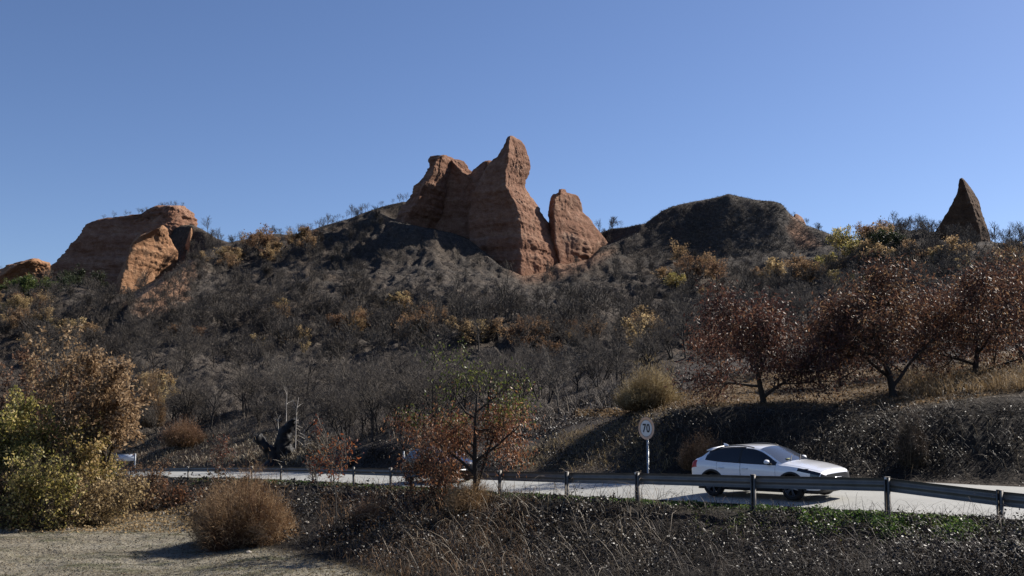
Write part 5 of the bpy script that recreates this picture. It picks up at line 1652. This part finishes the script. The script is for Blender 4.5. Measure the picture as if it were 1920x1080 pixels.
# single burnt trees that stand out
def lone(x, y, ytop, seed, label, stems=1, levels=4, dmin=60, mat='burnt', w=.016, tw=4, sx=1.0, tr=.13):
    loc = gz_(x, y, dmin, 400)
    H = (y - ytop) / F * loc[1]
    o = bare_tree('burnt_tree', seed, H, levels, tw, w, .45, stems, mat, minr=.012, tr=tr)
    o.location = loc; o.scale = (sx, sx, 1); o.rotation_euler = (0, 0, seed)
    tag(o, label, 'tree')
lone(1285, 672, 545, 71, 'tall black bare tree with upright limbs left of the dark red orchard')
lone(380, 600, 520, 72, 'single black forked tree on the lit grey spur below the left cliff', dmin=150, w=.05, tw=2)
lone(985, 690, 615, 73, 'black bare tree on the slope right of the roadside tree top', dmin=100, w=.03, tw=2)
lone(655, 800, 655, 74, 'slim dark bare tree above the guard rail left of centre', dmin=70)
lone(800, 770, 610, 75, 'spreading bare dark tree directly behind the roadside tree', dmin=75, sx=1.1)
lone(278, 672, 590, 76, 'bushy grey bare tree in the gully below the orange buttress', stems=3, dmin=100, w=.03)
lone(345, 700, 610, 77, 'many stemmed black bare tree right of the left gully', stems=3, dmin=90, w=.025)
lone(1085, 735, 660, 78, 'black bare tree on the grey slope above the bank', dmin=65)
lone(1045, 775, 650, 79, 'slender grey bare tree above the dark cut bank', dmin=55, mat='grey_bark', tr=.06)
lone(1870, 660, 440, 80, 'tall dark bare tree rising over the dark red orchard at right', dmin=75, w=.02, sx=1.1)
lone(1925, 640, 430, 81, 'dark many stemmed bare tree at the right edge against the sky', stems=2, dmin=75, w=.02)
lone(1790, 640, 505, 82, 'thin upright bare tree behind the right orchard trees', dmin=75, tr=.08)
lone(540, 790, 660, 83, 'pale grey bare tree behind the charred stump', dmin=78, mat='grey_bark', tr=.07)
lone(460, 790, 690, 84, 'dark bare tree on the slope left of the charred stump', dmin=78, tr=.09)

# charred forked stump beyond the road, with bleached saplings round it
D_st, z_st = road_D(520, ROADW + .6); D_st += 2.2
bx0 = P(522, 872, D_st)
g0 = float(ground_z(bx0[0], D_st))
stump = empty('charred_stump', (bx0[0], D_st, g0 - .1))
tag(stump, 'black charred stump forked in a V beside the road', 'tree stump')
def limb(pix, rads, name, k=18, mat='char'):
    mb = MB()
    pts = np.array([P(x, y, D_st + dd) for x, y, dd in pix]) - np.array([bx0[0], D_st, g0 - .1])
    s = np.linspace(0, 1, len(pts)); si = np.linspace(0, 1, 40)
    pp = np.stack([pchip(s, pts[:, i], si) for i in range(3)], 1)
    rr = pchip(s, np.array(rads, float), si)
    n0 = mb.n
    mb.tube(pp, rr, k, True, .3)
    V = mb.v[0]
    mb.v[0] = V + .13 * np.stack([fbm(V * 3.3, 4, 5), fbm(V * 2.3, 4, 6), fbm(V * 1.6, 3, 7)], 1)
    
    tip = pp[-1]
    rs = np.random.default_rng(len(pix) * 7 + int(pix[-1][0]))
    if k > 8:
        for q in range(9):
            a = rs.uniform(0, 6.28); b0 = tip + np.array([math.cos(a), math.sin(a), 0]) * rads[-1] * rs.uniform(.2, .9)
            mb.tube([b0 - [0, 0, .25], b0 + unit(pp[-1] - pp[-4]) * rs.uniform(.1, .5) + rs.normal(0, .06, 3)], [.12, .01], 5, tint=.4)
    mb.build(name, M[mat], stump, smooth=False)
limb([(505, 900, 0), (528, 880, 0), (540, 858, .1), (535, 838, .1)], [1.5, 1.15, .75, .45], 'bole')
limb([(524, 888, 0), (521, 868, 0), (512, 853, 0), (498, 836, -.1), (482, 818, -.2)], [1.0, .8, .58, .42, .36], 'limb')
limb([(526, 885, 0), (528, 860, .1), (530, 835, .1), (534, 812, .1), (552, 788, .2)], [.8, .7, .62, .5, .26], 'limb')
limb([(544, 810, .2), (543, 835, .1), (556, 852, 0), (575, 870, -.2)], [.06, .09, .10, .08], 'branch', 7)
limb([(568, 812, .6), (590, 792, .9), (610, 772, 1.2)], [.10, .07, .04], 'branch', 6)
def pale(pts, name, label, dd=0.0, r=.03, tw=14, seed=0):
    rng = np.random.default_rng(seed)
    w = np.array([P(x, y, D_st + dd) for x, y in pts]); o0 = w[0].copy()
    mb = MB(); mb.tube(w - o0, np.linspace(r, r * .4, len(w)), 5, tint=.8)
    f = rng.uniform(.25, 1, tw) * (len(w) - 1); i = np.minimum(f.astype(int), len(w) - 2); t = (f - i)[:, None]
    p = (w[i] * (1 - t) + w[i + 1] * t) - o0
    ribbons(mb, p, unit(rng.normal(0, 1, (tw, 3)) + [0, 0, .9]), rng.uniform(.4, 1.3, tw), r * .9, rng, .8)
    o = mb.build(name, M['pale_wood']); o.location = o0
    tag(o, label, 'branch')
pale([(537, 790), (537, 766), (538, 738)], 'bare_sapling', 'white bare sapling rising straight over the charred stump', .3, .035, 10, 1)
pale([(554, 842), (555, 800), (556, 770), (560, 745)], 'bare_sapling', 'white bare sapling just right of the charred stump', -.3, .035, 16, 2)
pale([(522, 806), (521, 786), (526, 778)], 'bare_sapling', 'short white sapling between the arms of the stump', -.2, .03, 8, 3)
pale([(562, 812), (570, 816), (574, 828), (569, 838)], 'fallen_branch', 'bleached drooping branch hanging right of the stump', -.5, .04, 22, 4)
pale([(527, 872), (533, 862), (545, 860)], 'fallen_branch', 'pale curved branch on the ground at the stump foot', -1.2, .05, 5, 5)
pale([(568, 868), (580, 862), (582, 856)], 'fallen_branch', 'short pale broken stick right of the stump foot', -1.0, .05, 3, 6)
pale([(560, 850), (568, 856)], 'fallen_branch', 'yellowish broken stick leaning by the stump', -.8, .05, 0, 7)

# ------------------------------------------------------------------ undergrowth, litter, grass: nobody could count it
def edge_y(x):
    i = road_at_x(x)
    return float(proj(*line[i])[1])
EX = np.arange(-60, 2000, 20.0); EY = np.array([edge_y(x) for x in EX])
def sample(n, xr, yfun, dmin, dmax, seed):
    rng = np.random.default_rng(seed)
    out = []
    X_ = rng.uniform(*xr, n)
    for x in X_:
        y0, y1 = yfun(x)
        if y1 <= y0: continue
        out.append(ground_at(x, rng.uniform(y0, y1), dmin, dmax))
    a = np.array(out)
    a[:, 0] += rng.normal(0, .0015, len(a)) * a[:, 1]; a[:, 1] *= 1 + rng.normal(0, .004, len(a))
    a[:, 2] = ground_z(a[:, 0], a[:, 1])
    return a, rng
def bank(x):
    e = np.interp(x, EX, EY)
    lo = np.interp(x, [250, 330, 420, 560, 640, 720, 800, 1950], [965, 970, 1005, 1035, 1060, 1082, 1100, 1110])
    return e + 3, lo
def ground_leaves(name, label, n, xr, yf, dmin, dmax, seed, mat, size, hmax, tintr, clump=.8, asp=.6):
    a, rng = sample(n, xr, yf, dmin, dmax, seed)
    c = fbm(a * [1 / clump, 1 / clump, 0], 3, seed)
    h = hmax * np.clip(.35 + .8 * c, .03, 1.3) * rng.uniform(0, 1, len(a)) ** .8
    off_, _, _ = road_local(a[:, :2])
    okr = (off_ < -.15) | (off_ > ROADW + .2)
    h = h * np.clip((-off_ - (.6 if mat != 'weed' else 0)) / 2.0, .05 if mat != 'weed' else .3, 1) * (off_ < 0) + h * np.clip((off_ - ROADW) / 1.0, .05, 1) * (off_ > 0)
    p = a + np.stack([0 * h, 0 * h, h], 1)
    if seed in (301, 315, 321): okr = okr & (rng.uniform(0, 1, len(a)) < np.clip(.55 + 1.0 * c, .08, 1))
    p = p[okr]; c = c[okr]
    ax = rng.normal(0, 1, p.shape) * [1, 1, .6]
    L = rng.uniform(.6, 1.4, len(p)) * size * np.clip(p[:, 1] / 28, .7, 2.2)
    mb = MB(); leaves(mb, p, ax, L, L * asp, rng, np.clip(rng.uniform(*tintr, len(p)) ** 1.6 + .12 * c, 0, 1))
    o = mb.build(name, M[mat]); tag(o, label, kind='stuff'); return o
def canes(name, label, n, xr, yf, dmin, dmax, seed, mat, Lr, w, tint=(.2, 1), up=.9, clump=.9):
    a, rng = sample(n, xr, yf, dmin, dmax, seed)
    off_, _, _ = road_local(a[:, :2])
    a = a[(off_ < -.5) | (off_ > ROADW + .4)]
    m = len(a)
    th = rng.uniform(0, 6.28, m); L = rng.uniform(*Lr, m)
    hd = np.stack([np.cos(th), np.sin(th), 0 * th], 1)
    arch = rng.uniform(.25, .9, m)
    mb = MB(); K_ = 6
    side = np.cross(hd, [0, 0, 1.0]) + rng.normal(0, .3, (m, 3)); side = unit(side) * (w * np.clip(a[:, 1] / 28, .8, 1.6))[:, None] * .5
    V = []
    for s in np.linspace(0, 1, K_):
        p = a + hd * (L * arch * s)[:, None] + np.stack([0 * L, 0 * L, L * up * (s * 1.35 - s * s * (.55 + .75 * arch)) - .04], 1)
        p = p + rng.normal(0, .018, p.shape)
        ww = side * (1 - .6 * s)
        V += [p - ww, p + ww]
    V = np.stack(V, 1).reshape(-1, 3)
    b = np.arange(m)[:, None, None] * (2 * K_)
    q = np.array([[2 * k, 2 * k + 1, 2 * k + 3, 2 * k + 2] for k in range(K_ - 1)])[None]
    mb.add(V, quads=(b + q).reshape(-1, 4), tint=np.repeat(rng.uniform(*tint, m) ** 1.4, 2 * K_))
    o = mb.build(name, M[mat]); tag(o, label, kind='stuff'); return o

ground_leaves('dead_brambles', 'dark dead bramble leaves covering the bank below the rail', 46000, (290, 1975), bank, 14, 70, 301, 'litter', .078, .95, (0, .86), 1.4)
canes('bramble_canes', 'dry arching bramble canes on the bank below the rail', 3600, (330, 1975), bank, 14, 70, 302, 'cane', (.35, 1.5), .011, (0, .8))
canes('long_canes', 'long pale arching canes on the middle of the bank', 700, (700, 1250), bank, 14, 60, 305, 'cane', (1.0, 2.4), .014, (.5, 1), .8)
canes('bramble_twigs', 'short grey twigs tangled in the bank growth', 5200, (330, 1975), bank, 14, 70, 303, 'twig_grey', (.2, .8), .010, (0, .45), 1.1)
canes('reddish_canes', 'reddish brown dry stems on the middle of the bank', 2600, (600, 1010), bank, 18, 60, 304, 'twig_brown', (.25, .9), .012, (.0, .7), 1.1)
def verge_y(x):
    e = np.interp(x, EX, EY); return e + 1, e + 10
def verge_y2(x):
    e = np.interp(x, EX, EY); return e + 2, e + 42 + 14 * math.sin(x * .05)
def weeds(nm, lab, n, xr, yf, seed, mat, size, hmax, tr=(0, 1)):
    return ground_leaves(nm, lab, n, xr, yf, 14, 70, seed, mat, size, hmax, tr, .5, .6)
weeds('roadside_weeds', 'green weeds along the road edge under the right rail posts', 9500, (1500, 1840), verge_y2, 311, 'weed', .085, .40)
weeds('bank_ivy', 'green bramble leaves in patches on the right bank', 5200, (1300, 1975), lambda x: (np.interp(x, EX, EY) + 8, np.interp(x, EX, EY) + 70), 315, 'green_leaf', .07, .5)
weeds('roadside_weeds', 'small green tufts along the near road edge', 5000, (1000, 1560), verge_y, 312, 'weed', .06, .20)
weeds('roadside_weeds', 'thin green fringe along the road edge at left', 2200, (560, 1000), verge_y, 313, 'weed', .05, .12, (0, .8))
weeds('roadside_weeds', 'thin green fringe along the far left road edge', 1200, (290, 560), verge_y, 314, 'weed', .06, .12, (0, .7))
def farbank(x):
    y0 = np.interp(x, [600, 950, 1000, 1050, 1200, 1260, 1350, 1500, 1650, 1800, 1975], [846, 850, 842, 818, 781, 769, 768, 772, 772, 755, 745])
    y1 = np.interp(x, [600, 900, 1100, 1300, 1500, 1700, 1975], [876, 884, 886, 888, 894, 910, 940])
    return y0 - 4, y1
ground_leaves('bank_litter', 'dead leaves and dry weeds on the dark bank beyond the road', 30000, (620, 1975), farbank, 28, 70, 321, 'litter', .055, .40, (0, .78), 1.1)
canes('bank_canes', 'dry canes and stalks on the dark bank beyond the road', 3000, (900, 1975), farbank, 28, 70, 322, 'cane', (.25, 1.1), .010, (.1, .9))
def terr_y(x):
    y0 = np.interp(x, [1180, 1260, 1350, 1450, 1600, 1750, 1850, 1975], [770, 745, 712, 700, 692, 690, 672, 645])
    y1 = np.interp(x, [1180, 1260, 1350, 1500, 1650, 1800, 1975], [782, 768, 765, 770, 769, 751, 740])
    return y0, y1
canes('slope_weeds', 'dry pale weeds on the lit slope beside the speed sign', 1800, (960, 1260), farbank, 34, 70, 323, 'straw', (.15, .6), .016, (.1, 1), 1.0)
ground_leaves('terrace_litter', 'pale fallen leaves on the dry terrace under the orchard', 15000, (1080, 1975), terr_y, 36, 80, 331, 'straw', .07, .05, (0, 1), 1.0)
canes('dry_grass', 'dry straw coloured grass on the terrace', 16000, (1230, 1975), terr_y, 36, 80, 332, 'straw', (.06, .24), .012, (0, .9), 1.0)
def tall_y(x):
    return 700, np.interp(x, [1500, 1650, 1800, 1975], [760, 758, 742, 730])
canes('tall_straw_grass', 'tall dry straw grass before the right orchard trees', 2600, (1690, 1975), tall_y, 36, 70, 333, 'straw', (.35, .9), .016, (.1, 1), 1.35)
def clr(x):
    y0 = np.interp(x, [-60, 150, 330, 430, 560, 640, 720, 780], [980, 978, 985, 1022, 1045, 1062, 1078, 1090])
    return y0 - 8, 1100
ground_leaves('clearing_litter', 'dead leaves and crumbs of dirt scattered over the clearing', 7000, (-60, 780), clr, 24, 60, 341, 'litter', .045, .02, (.1, 1), 1.2)
canes('clearing_grass', 'short sparse grass on the dirt clearing', 9000, (-60, 760), clr, 24, 60, 342, 'straw', (.05, .16), .010, (0, .8), 1.1)
def leftedge(x): return 945, 1000
ground_leaves('thicket_litter', 'fallen tan leaves at the foot of the left thicket', 9000, (-60, 420), leftedge, 36, 60, 343, 'tan_leaf', .07, .12, (0, 1), 1.0)
def field_y(x): return 815, 876
canes('field_grass', 'brown dry grass in the field beyond the road', 9000, (-60, 620), field_y, 70, 170, 344, 'cane', (.3, .9), .04, (.1, 1), 1.1)
def slope_y(x):
    return 690, np.interp(x, [-60, 560, 700, 950, 1040, 1250], [815, 815, 835, 845, 800, 735])
canes('slope_brush', 'grey brown brush and dead stalks on the lower burnt slope', 4500, (250, 1280), slope_y, 60, 180, 345, 'twig_grey', (.4, 1.5), .03, (.1, 1), 1.2)
def grey_y(x):
    return np.interp(x, [960, 1100, 1200, 1400], [800, 740, 700, 660]), np.interp(x, [960, 1060, 1200, 1300, 1400], [840, 805, 765, 740, 700])
ground_leaves('ash_litter', 'grey ash and leaf crumbs on the slope above the bank', 9000, (960, 1400), grey_y, 44, 90, 346, 'litter', .06, .06, (.1, 1), 1.0)

# pale stones along the edge of the clearing
M['stone'] = simple('pale_stone', (.30, .27, .23), .9, 0, .2, .3, 6.0, bmp=.4)
def stone(x, y, px, label, seed):
    X, Y, Z = gz_(x, y, 24, 60, 0)
    rng = np.random.default_rng(seed)
    bm = bmesh.new(); bmesh.ops.create_icosphere(bm, subdivisions=2, radius=1)
    r = px / F * Y / 2
    for v in bm.verts:
        k = 1 + .28 * float(vnoise(np.array(v.co) * 1.3 + seed * 3.1, seed))
        v.co = Vector((v.co.x * r * k, v.co.y * r * .8 * k, v.co.z * r * .55 * k))
    me = bpy.data.meshes.new('stone'); bm.to_mesh(me); bm.free(); me.materials.append(M['stone'])
    o = bpy.data.objects.new('stone', me); COL.objects.link(o)
    o.location = (X, Y, Z + r * .2); o.rotation_euler = (0, 0, seed)
    tag(o, label, 'stone')
stone(150, 975, 11, 'pale flat stone under the tan bush at the clearing edge', 1)
stone(96, 988, 12, 'pale stone at the dark foot of the left thicket', 2)
stone(345, 998, 9, 'small pale stone between the clearing and the broom mound', 3)
stone(467, 1037, 11, 'white stone in the shade before the red brown broom mound', 4)
stone(126, 994, 9, 'smaller pale stone right of the thicket foot stone', 5)
stone(30, 996, 10, 'pale stone near the left edge of the clearing', 6)
stone(575, 984, 12, 'pale broken stone beside the right end of the broom mound', 7)
